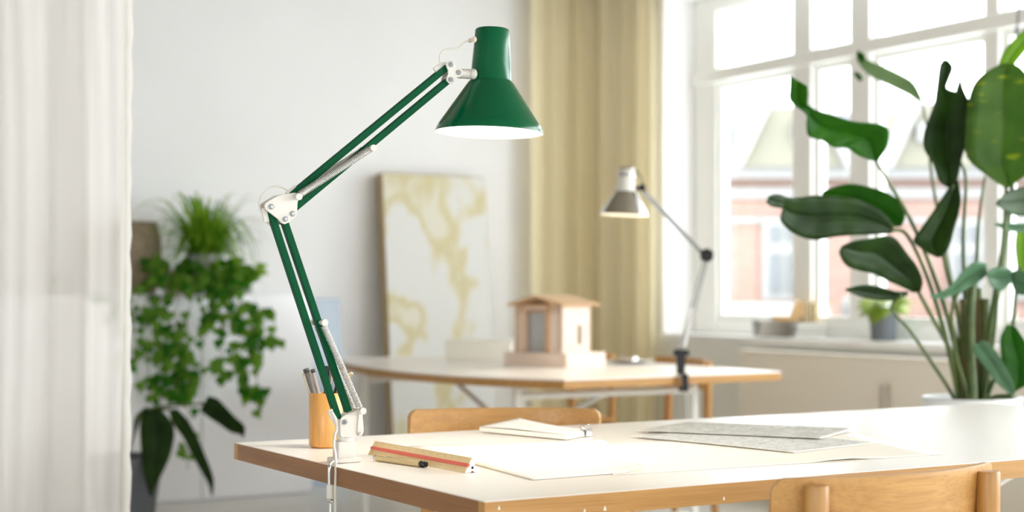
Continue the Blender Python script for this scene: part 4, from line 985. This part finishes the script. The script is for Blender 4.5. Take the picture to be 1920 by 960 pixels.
LV = [
 (LF_M, [(1640,303,1645,303),(1612,293,1662,278),(1588,278,1667,247),(1563,276,1650,233),(1540,263,1602,228),(1516,255,1562,216),(1512,232,1530,206),(1511,214,1520,199),(1482,190,1514,196),(1481,165,1515,178),(1482,142,1514,162)], -.15, -.3, .35),
 (LF_D, [(1672,438,1676,422),(1640,440,1650,395),(1605,441,1605,372),(1566,444,1565,368),(1525,450,1530,366),(1485,436,1500,370),(1463,412,1478,370),(1470,393,1464,365),(1448,388,1452,364),(1437,380,1441,368)], -.1, -.35, .2),
 (LF_M, [(1690,425,1697,410),(1660,425,1694,385),(1620,410,1665,362),(1585,392,1620,348),(1560,377,1585,345),(1540,364,1546,357)], .02, .05, .2),
 (LF_D, [(1712,549,1727,546),(1692,539,1730,525),(1667,528,1720,500),(1638,514,1702,476),(1612,508,1674,443),(1588,499,1640,446),(1576,482,1600,452),(1573,470,1579,461)], -.1, -.3, .3),
 (LF_D, [(1702,553,1703,546),(1680,563,1680,546),(1645,563,1648,537),(1612,556,1618,534),(1584,544,1586,541)], -.05, -.2, .3),
 (LF_D, [(1776,352,1786,350),(1760,338,1796,335),(1750,308,1804,295),(1733,280,1814,262),(1732,252,1819,225),(1742,222,1817,195),(1752,192,1805,176),(1755,172,1776,166),(1758,148,1780,148),(1762,122,1787,127),(1770,111,1778,113)], -.05, -.1, .4),
 (LF_D, [(1790,186,1818,190),(1793,166,1808,170),(1799,148,1801,147)], -.07, -.05, .1),
 (LF_D, [(1780,350,1797,338),(1763,375,1802,375),(1746,401,1797,405),(1724,432,1789,430),(1713,452,1783,455),(1734,471,1774,474),(1757,483,1766,481)], -.06, -.16, .3),
 (BIG, [(1884,352,1892,352),(1860,336,1915,335),(1813,295,1945,310),(1811,240,1955,250),(1815,192,1950,195),(1829,153,1935,155),(1860,128,1915,128),(1885,119,1898,119)], -.1, -.12, .25),
 (LF_L, [(1872,124,1900,124),(1881,98,1915,105),(1900,75,1935,80),(1925,50,1950,55)], 0, .05, .2),
 (LF_D, [(1965,395,1965,345),(1920,406,1920,350),(1890,399,1888,361),(1867,383,1871,376)], -.05, -.2, .2),
 (LF_G, [(1930,437,1930,419),(1890,433,1890,418),(1865,421,1867,418)], -.05, -.1, .2),
 (LF_G, [(1852,514,1850,494),(1830,533,1828,491),(1804,546,1806,507),(1780,557,1783,535),(1762,561,1760,549),(1744,557,1745,553)], -.12, -.2, .3),
 (LF_G, [(1897,530,1897,505),(1876,546,1873,500),(1858,536,1858,504),(1850,516,1852,512)], -.1, -.15, .3),
 (LF_G, [(1893,522,1893,512),(1905,549,1905,507),(1925,552,1925,511),(1950,532,1950,527)], -.08, -.12, .3),
 (LF_L, [(1908,512,1922,512),(1903,460,1930,460),(1908,422,1925,422)], .05, .05, .2),
 (LF_G, [(1897,743,1904,738),(1868,717,1897,712),(1845,686,1882,682),(1828,665,1864,654),(1823,648,1843,638)], -.12, -.2, .25),
 (LF_M, [(1902,736,1910,730),(1886,706,1935,715),(1877,665,1942,680),(1876,632,1925,645),(1888,608,1905,613)], -.05, -.05, .3),
 (LF_P, [(1726,191,1730,186),(1700,176,1714,156),(1665,159,1692,141),(1630,141,1652,122),(1608,116,1624,111),(1606,100,1619,97)], .75, .9, .2),
 (LF_M, [(1618,100,1622,108),(1606,103,1616,116),(1608,96,1612,94)], .85, .9, .1),
 (LF_M, [(1612,153,1618,148),(1604,144,1612,138),(1600,138,1603,135)], .85, .9, .1),
]
for m_, rows, d0, d1, fo in LV:
    b = MB(); rows_leaf(b, Q, rows, d0, d1, fo*.6); b.build('leaf', m_, bop, solid=.0012)
ST = [
 ([(1788,745),(1745,677),(1706,620),(1672,578),(1690,553)], 4.0, 2.6, 0, -.1, STEMG),
 ([(1800,745),(1782,660),(1745,590),(1722,547)], 5.5, 3.5, 0, -.12, STEMG),
 ([(1805,745),(1790,640),(1745,500),(1706,410),(1671,349),(1643,303)], 6, 2.6, .02, -.15, STEMG),
 ([(1796,745),(1770,620),(1735,510),(1700,440),(1672,431)], 5, 3.5, -.02, -.1, STEMG),
 ([(1812,745),(1798,600),(1770,480),(1775,420),(1788,345)], 6, 3, 0, -.06, STEMG),
 ([(1822,745),(1812,600),(1806,454),(1811,340),(1800,300)], 6, 2.5, .04, .0, STEMG),
 ([(1826,745),(1828,600),(1833,454),(1838,392),(1847,331)], 6, 2.2, .06, .06, STEMG),
 ([(1840,745),(1858,600),(1880,470),(1888,350)], 7, 3.5, .0, -.1, STEMG),
 ([(1845,745),(1862,640),(1870,560),(1868,546)], 4, 2.6, -.03, -.1, STEMG),
 ([(1850,745),(1893,640),(1905,550),(1912,500)], 5, 3, -.02, -.05, STEMG),
 ([(1815,745),(1790,650),(1790,560),(1850,512)], 4, 3, -.05, -.1, STEMG),
 ([(1860,747),(1890,742),(1900,740)], 5, 4, -.06, -.1, STEMG),
 ([(1830,745),(1880,500),(1905,250),(1890,120)], 6, 3, .08, .05, STEMG),
 ([(1815,745),(1790,560),(1750,350),(1740,250),(1728,190)], 5, 2, .1, .75, STEMG),
 ([(1806,750),(1795,660),(1780,600)], 11, 6, 0, 0, STEMB),
 ([(1818,750),(1813,640),(1806,560)], 13, 7, -.02, 0, STEMB),
 ([(1832,750),(1836,640),(1834,540)], 13, 8, .02, .02, STEMB),
 ([(1846,750),(1848,640),(1848,560)], 13, 8, .0, 0, STEMG),
 ([(1824,750),(1820,640),(1822,520)], 10, 8, -.05, -.03, STEMG),
]
for pts, r0, r1, d0, d1, m_ in ST:
    n = len(pts)-1; P3 = [Q(x, y, d0+(d1-d0)*i/n) for i, (x, y) in enumerate(pts)]
    P3.insert(0, P3[0]+V((0,0,-.05))); c = catmull(P3, 6); k = len(c)-1
    b = MB(); b.tube(c, [(r0+(r1-r0)*i/k)*f.Z/F for i in range(k+1)], 10); b.build('stem', m_, bop)
